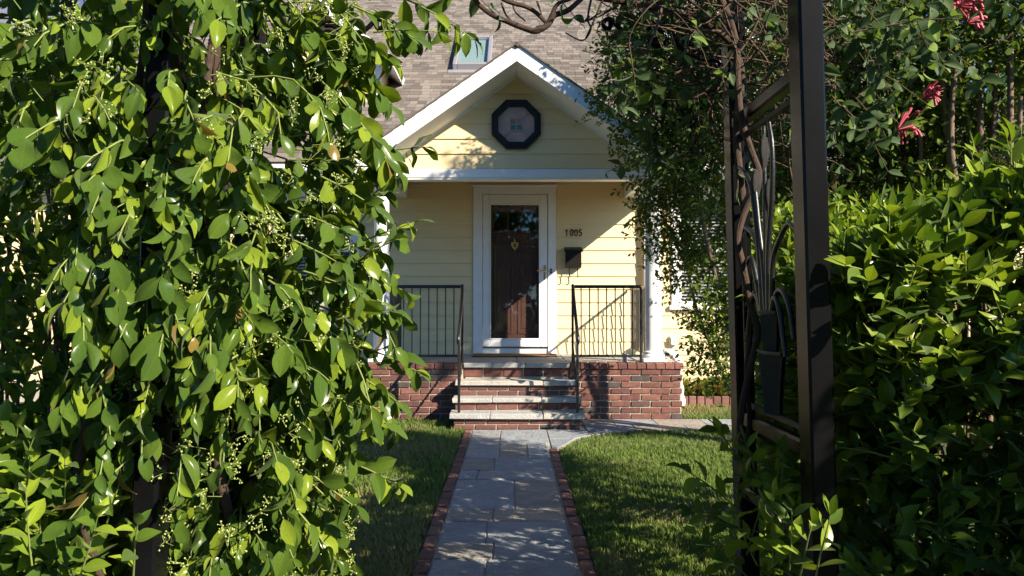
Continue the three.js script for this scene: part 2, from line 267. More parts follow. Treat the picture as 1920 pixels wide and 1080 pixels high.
// the front door: casing, threshold, inner door with its own light, storm door in front
{
  const z = -DW + 0.004;
  const dr = mesh('door_casing', merge([box(-0.494, -0.378, YF, 2.742, z - 0.2, z + 0.035), box(0.459, 0.562, YF, 2.742, z - 0.2, z + 0.035), box(-0.378, 0.459, 2.648, 2.742, z - 0.2, z + 0.035), box(-0.51, 0.578, 2.742, 2.766, z - 0.02, z + 0.055), box(-0.378, 0.459, YF, 0.69, z - 0.2, z + 0.012)]), M.trim, house);
  const zi = z - 0.12;
  const inner = mesh('inner_door', merge([box(-0.377, 0.458, 0.69, 2.2, zi - 0.045, zi), box(-0.377, -0.235, 2.2, 2.648, zi - 0.045, zi), box(0.315, 0.458, 2.2, 2.648, zi - 0.045, zi), box(-0.235, 0.315, 2.56, 2.648, zi - 0.045, zi)]), M.door, dr);
  mesh('door_light', box(-0.235, 0.315, 2.2, 2.56, zi - 0.03, zi - 0.026, 0.0005), M.glass, dr);
  mesh('mullion', merge([box(-0.06, -0.04, 2.2, 2.56, zi - 0.024, zi - 0.01), box(0.12, 0.14, 2.2, 2.56, zi - 0.024, zi - 0.01), box(-0.3, 0.38, 2.165, 2.198, zi, zi + 0.02)]), M.door, dr);
  for (const [a, b] of [[-0.24, 0.01], [0.07, 0.32]]) mesh('door_panel', merge([box(a, b, 0.86, 0.885, zi, zi + 0.009), box(a, b, 1.99, 2.015, zi, zi + 0.009), box(a, a + 0.025, 0.885, 1.99, zi, zi + 0.009), box(b - 0.025, b, 0.885, 1.99, zi, zi + 0.009), box(a + 0.05, b - 0.05, 0.93, 1.95, zi, zi + 0.006, 0.004)]), M.door, dr);
  mesh('room', room(-0.7, 0.8, 0.6, 2.85, z - 0.215, 2.4), M.room, dr);
  // shield-shaped brass knocker
  const ks = new THREE.Shape(); ks.moveTo(0, 0.05); ks.bezierCurveTo(0.02, 0.04, 0.04, 0.05, 0.045, 0.03); ks.bezierCurveTo(0.045, -0.01, 0.02, -0.035, 0, -0.05); ks.bezierCurveTo(-0.02, -0.035, -0.045, -0.01, -0.045, 0.03); ks.bezierCurveTo(-0.04, 0.05, -0.02, 0.04, 0, 0.05);
  const kh = new THREE.Path(); kh.absellipse(0, 0.005, 0.022, 0.026, 0, Math.PI * 2); ks.holes.push(kh);
  mesh('knocker', merge([new THREE.ExtrudeGeometry(ks, { depth: 0.012, bevelSize: 0.003, bevelThickness: 0.003, bevelSegments: 2 }).translate(0, 0, 0), new THREE.SphereGeometry(0.011, 10, 8).translate(0, 0.068, 0.008), new THREE.SphereGeometry(0.008, 10, 8).translate(0, 0.005, 0.01), tube([V(0, 0.05, 0.008), V(0, 0.09, 0.006)], 0.005, 6, 3), tube([V(0, -0.045, 0.008), V(0, -0.07, 0.006)], 0.004, 6, 3)]), M.brass, dr, V(0.036, 1.995, zi + 0.022));
  // storm door
  const zs = z - 0.01;
  const sd = mesh('storm_door', merge([box(-0.372, -0.284, 0.7, 2.643, zs, zs + 0.035, 0.006), box(0.359, 0.453, 0.7, 2.643, zs, zs + 0.035, 0.006), box(-0.284, 0.359, 2.525, 2.643, zs, zs + 0.034, 0.006), box(-0.284, 0.359, 0.7, 0.793, zs, zs + 0.034, 0.006)]), M.trim, house);
  mesh('glazing_bead', merge([box(-0.284, -0.268, 0.793, 2.525, zs + 0.022, zs + 0.042), box(0.343, 0.359, 0.793, 2.525, zs + 0.022, zs + 0.042), box(-0.268, 0.343, 2.509, 2.525, zs + 0.022, zs + 0.041), box(-0.268, 0.343, 0.793, 0.809, zs + 0.022, zs + 0.041)]), M.trim, sd);
  mesh('storm_pane', box(-0.282, 0.357, 0.795, 2.523, zs + 0.012, zs + 0.016, 0.0005), M.glass, sd);
  mesh('door_sweep', box(-0.372, 0.453, 0.693, 0.699, zs + 0.002, zs + 0.045, 0.001), M.black, sd);
  mesh('handle', merge([box(0.404, 0.428, 1.555, 1.74, zs + 0.035, zs + 0.043), tube([V(0.416, 1.66, zs + 0.04), V(0.416, 1.66, zs + 0.08), V(0.4, 1.662, zs + 0.092), V(0.35, 1.672, zs + 0.092), V(0.318, 1.668, zs + 0.09)], 0.0075, 8, 12), new THREE.CylinderGeometry(0.011, 0.011, 0.012, 12).rotateX(Math.PI / 2).translate(0.416, 1.715, zs + 0.047)]), M.brass, sd);
  for (const y of [0.95, 1.4, 1.95, 2.4]) mesh('hinge', box(-0.381, -0.366, y, y + 0.08, zs + 0.035, zs + 0.04), M.grey, sd);
  const bell = mesh('doorbell', lathe([[0, 0.006], [0.013, 0.006], [0.016, 0.003], [0.016, 0]], 20).rotateX(Math.PI / 2).scale(1, 2.1, 1), M.black, dr, V(0.497, 1.665, z + 0.035));
  mesh('bell_button', lathe([[0, 0.004], [0.006, 0.003], [0.007, 0]], 14).rotateX(Math.PI / 2), M.trim, bell, V(0, 0.002, 0.006));
}

// the porch: brick base with header course, flagstone floor
const porchBase = mesh('porch_base', merge([box(-1.73 + 0.012, XC - 0.575, -0.1, 0.56, -DW + 0.002, -DB - 0.012), box(XC + 0.575, 1.828 - 0.012, -0.1, 0.56, -DW + 0.002, -DB - 0.012), box(XC - 0.575, XC + 0.575, -0.1, 0.56, -DW + 0.002, -DB - 0.06)]), M.mortar, house);
{
  const r = rng(5);
  const bg = [0, 1, 2, 3, 4].map(() => cbox(0.203, 0.057, 0.06, 0.004, 0.0025, r)), hg = [0, 1, 2].map(() => cbox(0.096, 0.057, 0.06, 0.004, 0.0025, r)), cg = [0, 1, 2].map(() => cbox(0.094, 0.063, 0.2, 0.005, 0.003, r));
  const tone = () => { const k = r(); return k < 0.34 ? 0 : k < 0.55 ? 1 : k < 0.75 ? 2 : k < 0.87 ? 3 : k < 0.94 ? 4 : 5; };
  const course = (xa, xb, y, z, off, name = 'brick') => {
    let x = xa;
    if (off) { mesh(name, hg[Math.floor(r() * 3)], M.brick[tone()], porchBase, V(x + 0.048, y, z)); x += 0.108; }
    while (x < xb - 0.05) { const w = Math.min(0.203, xb - x); const m = mesh(name, w > 0.15 ? bg[Math.floor(r() * 5)] : hg[Math.floor(r() * 3)], M.brick[tone()], porchBase, V(x + w / 2, y + rr(-0.001, 0.001, r), z + rr(-0.002, 0.002, r))); m.scale.x = w / (w > 0.15 ? 0.203 : 0.096); x += w + 0.0115; }
  };
  for (let k = 0; k < 8; k++) { const y = 0.55 - 0.045 - k * 0.0682 + 0.012; course(-1.73, XC - 0.585, y, -DB - 0.03, k % 2); course(XC + 0.585, 1.828, y, -DB - 0.03, (k + 1) % 2); }
  for (const [a, b] of [[-1.745, XC - 0.578], [XC + 0.578, 1.843]]) { const n = Math.round((b - a) / 0.1055), p = (b - a) / n; for (let i = 0; i < n; i++) mesh('cap_brick', cg[Math.floor(r() * 3)], M.brick[r() < 0.5 ? 5 : tone() % 3], porchBase, V(a + p * (i + 0.5), 0.5795, -DB + 0.015 - 0.1 + rr(-0.002, 0.002, r))); }
  // returns at both sides, joined
  const side = [];
  for (const x of [-1.73 + 0.03, 1.828 - 0.03]) for (let k = 0; k < 8; k++) for (let i = 0; i < 7; i++) side.push(cbox(0.06, 0.057, 0.203, 0.004, 0.002, r).translate(x, 0.517 - k * 0.0682, -DB - 0.17 - i * 0.2145 - (k % 2) * 0.1));
  tag(mesh('side_bricks', merge(side), M.brick[0], porchBase), null, null, null, 'stuff');
  // floor slabs
  let x = -1.73;
  for (const w of [0.62, 0.5, 0.66, 0.55, 0.6, 0.628]) { for (const [a, b] of [[-DB - 0.19, -9.5], [-9.505, -DW + 0.03]]) mesh('floor_stone', cbox(w - 0.006, 0.052, a - b, 0.004, 0.001, r), M.tread[Math.floor(r() * 3)], porchBase, V(x + w / 2, 0.5835, (a + b) / 2)); x += w; }
}
// columns with base and capital
for (const x of [-1.44, 1.557]) {
  const c = mesh('column', lathe([[0.088, 0.12], [0.09, 0.4], [0.088, 0.9], [0.084, 1.4], [0.078, 1.85], [0.078, 1.9]], 40), M.trim, house, V(x, YF, -8.965));
  mesh('column_base', merge([box(-0.13, 0.13, 0, 0.045, -0.13, 0.13, 0.006), lathe([[0.0, 0.045], [0.118, 0.045], [0.125, 0.06], [0.122, 0.078], [0.106, 0.086], [0.106, 0.094], [0.11, 0.102], [0.106, 0.113], [0.09, 0.121], [0.0, 0.121]], 36)]), M.trim, c);
  mesh('column_capital', merge([lathe([[0, 1.86], [0.079, 1.86], [0.088, 1.866], [0.088, 1.876], [0.08, 1.882], [0.08, 1.915], [0.105, 1.935], [0.108, 1.945], [0, 1.945]], 36), box(-0.118, 0.118, 1.945, 1.985, -0.118, 0.118, 0.004)]), M.trim, c);
}
// beams and ceiling
mesh('front_beam', merge([box(XC - 1.62, XC + 1.62, 2.632, 2.728, -9.06, -DG + 0.04, 0.004), box(XC - 1.62, XC + 1.62, 2.612, 2.632, -9.05, -DG + 0.028, 0.002)]), M.trim, house);
for (const s of [-1, 1]) mesh('side_beam', box(XC + s * 1.5 - 0.12, XC + s * 1.5 + 0.12, 2.6, 2.76, -DW + 0.03, -9.061), M.trim, house);
const ceil = mesh('porch_ceiling', box(XC - 1.38, XC + 1.38, 2.84, 2.86, -DW + 0.03, -9.07), M.soffit, house);
for (let i = 0; i < 18; i++) mesh('ceiling_plank', cbox(0.15, 0.014, DW - 0.035 - 9.075, 0.004), M.ceiling, ceil, V(XC - 1.3 + i * 0.153, 2.832, -(DW - 0.035 + 9.075) / 2));
// gable: siding, rake boards, soffit, shingles, octagon window
const APEX = 3.75, SL = 0.70;                          // underside of the rake at the apex, slope
const gable = mesh('gable', polyGeo([[[XC - 1.6, 2.72, -DG - 0.01], [XC + 1.6, 2.72, -DG - 0.01], [XC + 1.2, APEX - 1.2 * SL, -DG - 0.01], [XC, APEX, -DG - 0.01], [XC - 1.2, APEX - 1.2 * SL, -DG - 0.01]], [[XC - 1.6, 2.72, -9.05], [XC - 1.2, APEX - 1.2 * SL, -9.05], [XC, APEX, -9.05], [XC + 1.2, APEX - 1.2 * SL, -9.05], [XC + 1.6, 2.72, -9.05]]]), M.siding[0], house);
for (let k = 0; k < 6; k++) {
  const y0 = 2.7335 + k * EXPO, y1 = Math.min(y0 + EXPO + 0.01, APEX - 0.01), h0 = Math.min(1.56, (APEX + 0.02 - y0) / SL), h1 = Math.max(0.02, Math.min(1.56, (APEX + 0.02 - y1) / SL));
  mesh('siding_board', board(XC - h0, XC + h0, XC - h1, XC + h1, y0, y1, -DG), M.siding[k % 3], gable);
}
{
  const half = 1.68, zf = -8.32, zb = -11.6;
  const rakeTop = 3.925;
  const roofP = mesh('porch_roof', polyGeo([
    ...[-1, 1].flatMap((s) => { const a = [XC, rakeTop - 0.02, zf - 0.02], b = [XC + s * (half + 0.02), rakeTop - 0.02 - SL * (half + 0.02), zf - 0.02], c = [b[0], b[1], zb], d = [XC, a[1], zb]; const lo = (p) => [p[0], p[1] - 0.1, p[2]]; const q = [[a, b, c, d], [lo(d), lo(c), lo(b), lo(a)], [b, lo(b), lo(c), c], [a, lo(a), lo(b), b]]; return s > 0 ? q : q.map((p) => p.slice().reverse()); })]), M.soffit, house);
  for (const s of [-1, 1]) {
    const P = (t, up, z) => [XC + s * t, rakeTop - SL * t - up, z];
    const bar4 = (t0, t1, u0, u1, z0, z1) => { const q = [[P(t0, u1, z1), P(t1, u1, z1), P(t1, u0, z1), P(t0, u0, z1)], [P(t0, u0, z0), P(t1, u0, z0), P(t1, u1, z0), P(t0, u1, z0)], [P(t0, u0, z1), P(t1, u0, z1), P(t1, u0, z0), P(t0, u0, z0)], [P(t0, u1, z0), P(t1, u1, z0), P(t1, u1, z1), P(t0, u1, z1)], [P(t0, u0, z0), P(t0, u1, z0), P(t0, u1, z1), P(t0, u0, z1)], [P(t1, u0, z1), P(t1, u1, z1), P(t1, u1, z0), P(t1, u0, z0)]]; return polyGeo(s > 0 ? q : q.map((p) => p.slice().reverse())); };
    mesh('rake_board', bar4(0.001, half, 0.0, 0.172, zf - 0.03, zf), M.trim, house);
    mesh('rake_soffit', bar4(0.001, half - 0.01, 0.15, 0.166, -DG + 0.004, zf - 0.031), M.soffit, house);
    mesh('frieze_board', bar4(0.001, 1.5, 0.166, 0.19, -DG + 0.004, -DG + 0.022), M.trim, house);
    mesh('drip_edge', bar4(-0.004, half + 0.03, -0.016, 0.0, zf - 0.02, zf + 0.022), M.shingle[4], house);
    // eave box at the foot of the rake
    mesh('eave_return', merge([box(XC + s * (half - 0.14) - 0.14, XC + s * (half - 0.14) + 0.14, 2.585, 2.735, -DG + 0.03, zf - 0.032)]), M.trim, house);
    mesh('eave_fascia', box(XC + s * half - 0.012, XC + s * half + 0.012, 2.585, 2.745, -10.3, zf - 0.04), M.trim, house);
  }
  const dmy = new THREE.Object3D(), list = [];
  const sl = Math.hypot(1, SL);
  for (const s of [-1, 1]) for (let v = 0.11; v < half * sl - 0.05; v += 0.14) for (let z = zf - 0.0; z > -11.2; z -= 0.3) list.push([s, v, z]);
  const inst = new THREE.InstancedMesh(cbox(0.19, 0.009, 0.296, 0.002), M.shingleAny, list.length); inst.name = 'shingle_courses'; inst.userData.kind = 'stuff'; shade(inst);
  list.forEach(([s, v, z], i) => { const t = v / sl; dmy.position.set(XC + s * t, rakeTop - SL * t + 0.004, z - 0.13); dmy.rotation.set(0, 0, -s * (Math.atan(SL) - 0.04)); dmy.updateMatrix(); inst.setMatrixAt(i, dmy.matrix); inst.setColorAt(i, new THREE.Color(['#7d726a', '#887c73', '#736860', '#675d56'][Math.floor(R() * 4)])); });
  roofP.add(inst);
  mesh('ridge_cap', tube([V(XC, rakeTop - 0.012, zf + 0.02), V(XC, rakeTop - 0.012, -11.2)], 0.03, 8, 4), M.shingle[4], house);
}
{
  const oc = V((968 - 960) * DG / F, at(968, 235, DG).y, -DG + 0.02), oct = (r0) => Array.from({ length: 8 }, (_, i) => { const a = Math.PI / 8 + i * Math.PI / 4; return [Math.cos(a) * r0, Math.sin(a) * r0]; });
  const ring = (ro, ri, z0, z1, rc = 0.006) => { const o0 = oct(ro), i0 = oct(ri), o1 = oct(ro - rc), i1 = oct(ri + rc), q = []; for (let k = 0; k < 8; k++) { const n = (k + 1) % 8, p = (a, z) => [a[0], a[1], z]; q.push([p(i1[k], z1), p(o1[k], z1), p(o1[n], z1), p(i1[n], z1)], [p(o0[k], z0), p(o0[n], z0), p(o0[n], z1 - rc), p(o0[k], z1 - rc)], [p(o0[k], z1 - rc), p(o0[n], z1 - rc), p(o1[n], z1), p(o1[k], z1)], [p(i0[n], z0), p(i0[k], z0), p(i0[k], z1 - rc), p(i0[n], z1 - rc)], [p(i0[n], z1 - rc), p(i0[k], z1 - rc), p(i1[k], z1), p(i1[n], z1)]); } return polyGeo(q); };
  const w = mesh('octagon_window', merge([ring(0.292, 0.215, -0.02, 0.05), ring(0.262, 0.214, 0.05, 0.066)]), std(lin(0.012, 0.012, 0.016), { roughness: 0.4, specularIntensity: 0.4 }), house, oc);
  const pane = (r0, z) => polyGeo([oct(r0).map(([a, b]) => [a, b, z])]);
  mesh('glass_backing', pane(0.216, 0.011), std(lin(0.62, 0.36, 0.28), { roughness: 0.6, map: rep(T_blotch, 1.5) }), w);
  mesh('pane', pane(0.216, 0.022), std(0xffffff, { roughness: 0.03, transmission: 1, thickness: 0, ior: 1.4, bumpMap: rep(T_blotch, 1.2), bumpScale: 0.006 }), w);
  const cm = [];
  const L2 = (x0, y0, x1, y1) => cm.push(tube([V(x0, y0, 0.024), V((x0 + x1) / 2, (y0 + y1) / 2, 0.025), V(x1, y1, 0.024)], 0.004, 5, 4));
  const q = 0.068;
  for (const [a, b, c, d] of [[-q, -q, -q, q], [q, -q, q, q], [-q, q, q, q], [-q, -q, q, -q], [0, -q, 0, q], [-q, 0, q, 0], [-q, q, -0.14, 0.14], [q, q, 0.14, 0.14], [-q, -q, -0.14, -0.14], [q, -q, 0.14, -0.14]]) L2(a, b, c, d);
  mesh('lead_came', merge(cm), std(lin(0.55, 0.5, 0.38), { roughness: 0.4, metalness: 0.6 }), w);
  [[-1, 1, [0.32, 0.11, 0.02]], [1, 1, [0.34, 0.14, 0.05]], [-1, -1, [0.05, 0.07, 0.1]], [1, -1, [0.07, 0.06, 0.04]]].forEach(([sx, sy, c]) => mesh('stained_pane', box(Math.min(0.002 * sx, sx * 0.065), Math.max(0.002 * sx, sx * 0.065), Math.min(0.002 * sy, sy * 0.065), Math.max(0.002 * sy, sy * 0.065), 0.0125, 0.0205, 0.0004), std(lin(...c), { roughness: 0.25, map: rep(T_blotch, 5) }), w));
}
// main roof: deck, shingles, eave, gutter, skylight, dormers
const RA = Math.atan(0.649), EV = V(0, 2.98, -9.92);
const roof = new THREE.Group(); roof.name = 'roof'; roof.position.copy(EV); roof.rotation.x = -0; house.add(roof);
const roofP = (x, v, up = 0) => V(x, v * Math.sin(RA) + up * Math.cos(RA), -v * Math.cos(RA) + up * Math.sin(RA));
const RL = 10.2;
{
  const deck = cbox(15.6, 0.08, RL, 0.004); deck.rotateX(RA); const c = roofP(-0.7, RL / 2, -0.042); deck.translate(c.x, c.y, c.z); mesh('roof_deck', deck, M.shingle[4], roof);
  const back = cbox(15.6, 0.08, RL, 0.004); back.rotateX(-RA); back.translate(c.x, c.y, -2 * RL * Math.cos(RA) - c.z); mesh('back_slope', back, M.shingle[2], roof);
  const EXP = 0.14, cols = ['#766d66', '#80766f', '#6c645d', '#898078', '#615953'];
  const all = [];
  const r = rng(33);
  for (let k = 0; k < Math.floor(RL / EXP); k++) { let x = -8.4 + r() * 0.2; while (x < 7) { const w = rr(0.08, 0.19, r); all.push([x, w, k, Math.floor(r() * 5)]); x += w + 0.004; } }
  const vis = [], rest = [];
  const vA = roof.position;
  all.forEach((t) => { const p = roofP(t[0] + t[1] / 2, t[2] * EXP).add(vA), px = 960 + p.x / -p.z * F, py = 570 - (p.y - EYE) / -p.z * F; t.score = (px > 745 && px < 1130 && py > 20 && py < 240 && py > 250 - (1 - Math.abs(px - 965) / 260) * 200 - 60 && py < 95 + Math.abs(px - 963) * 0.66 + 10) ? t[1] / -p.z : 0; });
  all.sort((a, b) => b.score - a.score);
  all.forEach((t, i) => (i < 290 && t.score > 0 ? vis : rest).push(t));
  const unit = cbox(1, 0.011, EXP + 0.05, 0.003); unit.rotateX(RA - 0.05);
  for (const [x, w, k, c] of vis) { const m = mesh('shingle', unit, M.shingle[c], roof, roofP(x + w / 2, k * EXP + 0.09, 0.009)); m.scale.x = w; }
  const inst = new THREE.InstancedMesh(unit, M.shingleAny, rest.length), d = new THREE.Object3D(); inst.name = 'shingle_courses'; inst.userData.kind = 'stuff'; shade(inst);
  rest.forEach(([x, w, k, c], i) => { d.position.copy(roofP(x + w / 2, k * EXP + 0.09, 0.009)); d.scale.set(w, 1, 1); d.updateMatrix(); inst.setMatrixAt(i, d.matrix); inst.setColorAt(i, new THREE.Color(cols[c])); });
  roof.add(inst);
  for (const [a, b] of [[-8.45, XC - 1.72], [XC + 1.72, 7.1]]) {
    mesh('eave_board', box(a, b, 2.8, 2.97, -9.98, -9.95), M.trim, house);
    mesh('eave_soffit', box(a, b, 2.8, 2.815, -DW + 0.02, -9.981), M.soffit, house);
    mesh('gutter', tube([V(a, 2.91, -9.9), V((a + b) / 2, 2.905, -9.9), V(b, 2.9, -9.9)], 0.055, 10, 4), M.trim, house);
  }
  // skylight
  const sk = new THREE.Group(); sk.name = 'skylight'; const v0 = 3.78, v1 = 5.4, x0 = -0.91, x1 = -0.39; sk.position.copy(roofP((x0 + x1) / 2, (v0 + v1) / 2)); sk.position.add(EV); sk.rotation.x = RA; house.add(sk);
  const hw = (x1 - x0) / 2, hl = (v1 - v0) / 2;
  mesh('skylight_frame', merge([box(-hw - 0.05, -hw + 0.02, 0, 0.13, -hl - 0.05, hl + 0.05, 0.012), box(hw - 0.02, hw + 0.05, 0, 0.13, -hl - 0.05, hl + 0.05, 0.012), box(-hw + 0.02, hw - 0.02, 0, 0.128, -hl - 0.05, -hl + 0.03, 0.012), box(-hw + 0.02, hw - 0.02, 0, 0.128, hl - 0.03, hl + 0.05, 0.012), box(-hw - 0.12, hw + 0.12, 0.018, 0.024, hl + 0.05, hl + 0.2)]), M.skyFrame, sk);
  mesh('skylight_pane', box(-hw + 0.02, hw - 0.02, 0.1, 0.105, -hl + 0.03, hl - 0.03, 0.0005), M.glass, sk);
  mesh('roller_shade', box(-hw + 0.02, hw - 0.02, 0.05, 0.056, -hl + 0.03, hl - 0.03, 0.0005), M.shadeCloth, sk);
  // dormers
  for (const s of [-1, 1]) {
    const d0 = 11.75, xin = XC + s * 1.98, xo = xin + s * 1.55, xm = (xin + xo) / 2, yb = EV.y + (d0 - 9.92) * 0.649 - 0.05, ye = 4.86;
    const xa = Math.min(xin, xo), xb = Math.max(xin, xo);
    const dm = mesh('dormer', merge([box(xa, xm - 0.4, yb - 0.2, ye, -d0 - 0.12, -d0), box(xm + 0.4, xb, yb - 0.2, ye, -d0 - 0.12, -d0), box(xm - 0.4, xm + 0.4, yb - 0.2, yb + 0.2, -d0 - 0.12, -d0), box(xm - 0.4, xm + 0.4, ye - 0.16, ye, -d0 - 0.12, -d0), box(xa, xa + 0.1, yb, ye, -d0 - 3, -d0 - 0.12), box(xb - 0.1, xb, yb, ye, -d0 - 3, -d0 - 0.12), polyGeo([[[xa, ye, -d0], [xb, ye, -d0], [xm, ye + 0.62, -d0]], [[xb, ye, -d0 - 0.12], [xa, ye, -d0 - 0.12], [xm, ye + 0.62, -d0 - 0.12]]])]), M.siding[0], house);
    for (let y = yb - 0.1; y < ye; y += EXPO) for (const [x, sgn] of [[xa, -1], [xb, 1]]) mesh('siding_board', cbox(0.02, EXPO - 0.004, 2.9, 0.004).rotateZ(sgn * -0.06).translate(x + sgn * 0.006, y + EXPO / 2, -d0 - 1.55), M.siding[1], dm);
    mesh('corner_board', merge([box(xa - 0.025, xa + 0.09, yb - 0.2, ye, -d0 - 0.09, -d0 + 0.022), box(xb - 0.09, xb + 0.025, yb - 0.2, ye, -d0 - 0.09, -d0 + 0.022)]), M.trim, dm);
    mesh('window_frame', merge([box(xm - 0.5, xm - 0.4, yb + 0.12, ye - 0.06, -d0, -d0 + 0.04), box(xm + 0.4, xm + 0.5, yb + 0.12, ye - 0.06, -d0, -d0 + 0.04), box(xm - 0.4, xm + 0.4, ye - 0.16, ye - 0.06, -d0, -d0 + 0.04), box(xm - 0.4, xm + 0.4, yb + 0.12, yb + 0.2, -d0, -d0 + 0.04)]), M.trim, dm);
    mesh('window_pane', box(xm - 0.4, xm + 0.4, yb + 0.2, ye - 0.16, -d0 + 0.004, -d0 + 0.012, 0.0005), M.glass, dm); mesh('room', room(xa + 0.15, xb - 0.15, yb - 0.1, ye, -d0 - 0.125, 2.2), M.room, dm);
    for (const t of [-1, 1]) {
      const P = (k, u, z) => [xm + t * k, ye + 0.72 - 0.8 * k - u, z];
      const q = [[P(0, 0, -d0 + 0.3), P(1.02, 0, -d0 + 0.3), P(1.02, 0, -d0 - 3.2), P(0, 0, -d0 - 3.2)], [P(0, 0.1, -d0 - 3.2), P(1.02, 0.1, -d0 - 3.2), P(1.02, 0.1, -d0 + 0.3), P(0, 0.1, -d0 + 0.3)], [P(0, 0.1, -d0 + 0.3), P(1.02, 0.1, -d0 + 0.3), P(1.02, 0, -d0 + 0.3), P(0, 0, -d0 + 0.3)], [P(1.02, 0.1, -d0 + 0.3), P(1.02, 0.1, -d0 - 3.2), P(1.02, 0, -d0 - 3.2), P(1.02, 0, -d0 + 0.3)]];
      mesh('dormer_roof', polyGeo(t > 0 ? q : q.map((p) => p.slice().reverse())), M.shingle[2], dm);
      const w = [[P(0, 0.16, -d0 + 0.325), P(1.03, 0.16, -d0 + 0.325), P(1.03, 0.01, -d0 + 0.325), P(0, 0.01, -d0 + 0.325)], [P(1.03, 0.16, -d0 + 0.325), P(1.03, 0.16, -d0 - 2), P(1.03, 0.01, -d0 - 2), P(1.03, 0.01, -d0 + 0.325)], [P(0.75, 0.165, -d0 - 2), P(1.03, 0.165, -d0 - 2), P(1.03, 0.165, -d0 + 0.325), P(0.75, 0.165, -d0 + 0.325)]];
      mesh('rake_board', polyGeo(t > 0 ? w : w.map((p) => p.slice().reverse())), M.trim, dm);
    }
  }
}
// downspout with a corrugated elbow; outlet box on the wall
{
  const a = at(1236, 655, 9.6), pts = [V(1.72, 2.78, -10.28), V(1.72, 1.2, -10.28), V(1.72, 0.95, -10.28)];
  mesh('downspout', bar(V(1.7, 2.8, -10.28), V(1.7, 0.85, -10.28), 0.07, 0.06), M.trim, house);
  const pt = [V(1.7, 0.86, -10.28), V(1.71, 0.8, -10.2), at(1238, 660, 9.75), at(1252, 661, 9.65), at(1264, 668, 9.6), at(1270, 680, 9.6), at(1271, 700, 9.6), V(2.0, 0.05, -9.6)];
  mesh('flexible_pipe', tube(pt, (t) => 0.046 + 0.006 * Math.sin(t * 130), 14, 110), M.trim, house);
  const o = mesh('outlet_box', cbox(0.085, 0.13, 0.05, 0.01), M.grey, house, at(1260, 639, DW).add(V(0, 0, 0.045)));
  mesh('outlet_cover', cbox(0.06, 0.09, 0.02, 0.008), M.trim, o, V(0, -0.005, 0.032));
}

// ---------------------------------------------------------------- front steps
{
  const r = rng(11);
  const st = thing('front_steps', 'bluestone treads on red brick risers climbing to the porch door', 'steps', null, V(XC, 0, -DB));
  const lv = [[0.442, 0.65, 0.23, 0.22], [0.287, 0.663, 0.46, 0.24], [0.166, 0.672, 0.7, 0.24]];   // tread top, half width, front, run
  const bg = [0, 1, 2, 3].map(() => cbox(0.203, 0.055, 0.05, 0.004, 0.0025, r));
  const core = [], tone = () => { const k = r(); return k < 0.4 ? 0 : k < 0.62 ? 2 : k < 0.8 ? 1 : k < 0.94 ? 3 : 4; };
  const riser = (hw, y0, y1, z) => {
    const n = Math.max(1, Math.round((y1 - y0) / 0.068)), h = (y1 - y0) / n;
    for (let k = 0; k < n; k++) { let x = -hw + (k % 2 ? -0.1 : 0); while (x < hw - 0.03) { const a = Math.max(x, -hw), b = Math.min(x + 0.203, hw); if (b - a > 0.03) { const m = mesh('brick', bg[Math.floor(r() * 4)], M.brick[tone()], st, V((a + b) / 2, y0 + (k + 0.5) * h, z - 0.025 + rr(-0.0015, 0.0015, r))); m.scale.set((b - a) / 0.203, (h - 0.0105) / 0.055, 1); } x += 0.2145; } }
    core.push(box(-hw + 0.01, hw - 0.01, y0 - 0.03, y1, -0.1, z - 0.01));
  };
  const slab = (hw, top, front, run, th, cuts, tones) => { const xs = [-hw, ...cuts.map((c) => -hw + c * 2 * hw), hw]; for (let i = 0; i + 1 < xs.length; i++) mesh('tread_stone', cbox(xs[i + 1] - xs[i] - 0.006, th, run, 0.006, 0.003, r), M.tread[tones[i]], st, V((xs[i] + xs[i + 1]) / 2, top - th / 2 + rr(-0.002, 0.002, r), front - run / 2)); };
  riser(0.565, 0.46, 0.56, -0.02);
  slab(0.574, 0.614, 0.02, 0.21, 0.052, [0.27, 0.58], [1, 0, 2]);
  slab(lv[0][1], lv[0][0], lv[0][2], 0.27, 0.05, [0.71], [2, 1]);
  riser(lv[0][1] - 0.03, 0.287, 0.392, lv[0][2] - 0.03);
  slab(lv[1][1], lv[1][0], lv[1][2], 0.28, 0.045, [0.31, 0.69], [0, 0, 2]);
  riser(lv[1][1] - 0.035, 0.166, 0.242, lv[1][2] - 0.03);
  slab(lv[2][1], lv[2][0], lv[2][2], 0.29, 0.056, [0.3, 0.69], [1, 1, 2]);
  riser(lv[2][1] - 0.045, 0.0, 0.11, lv[2][2] - 0.04);
  mesh('mortar_core', merge(core), M.mortar, st);
}

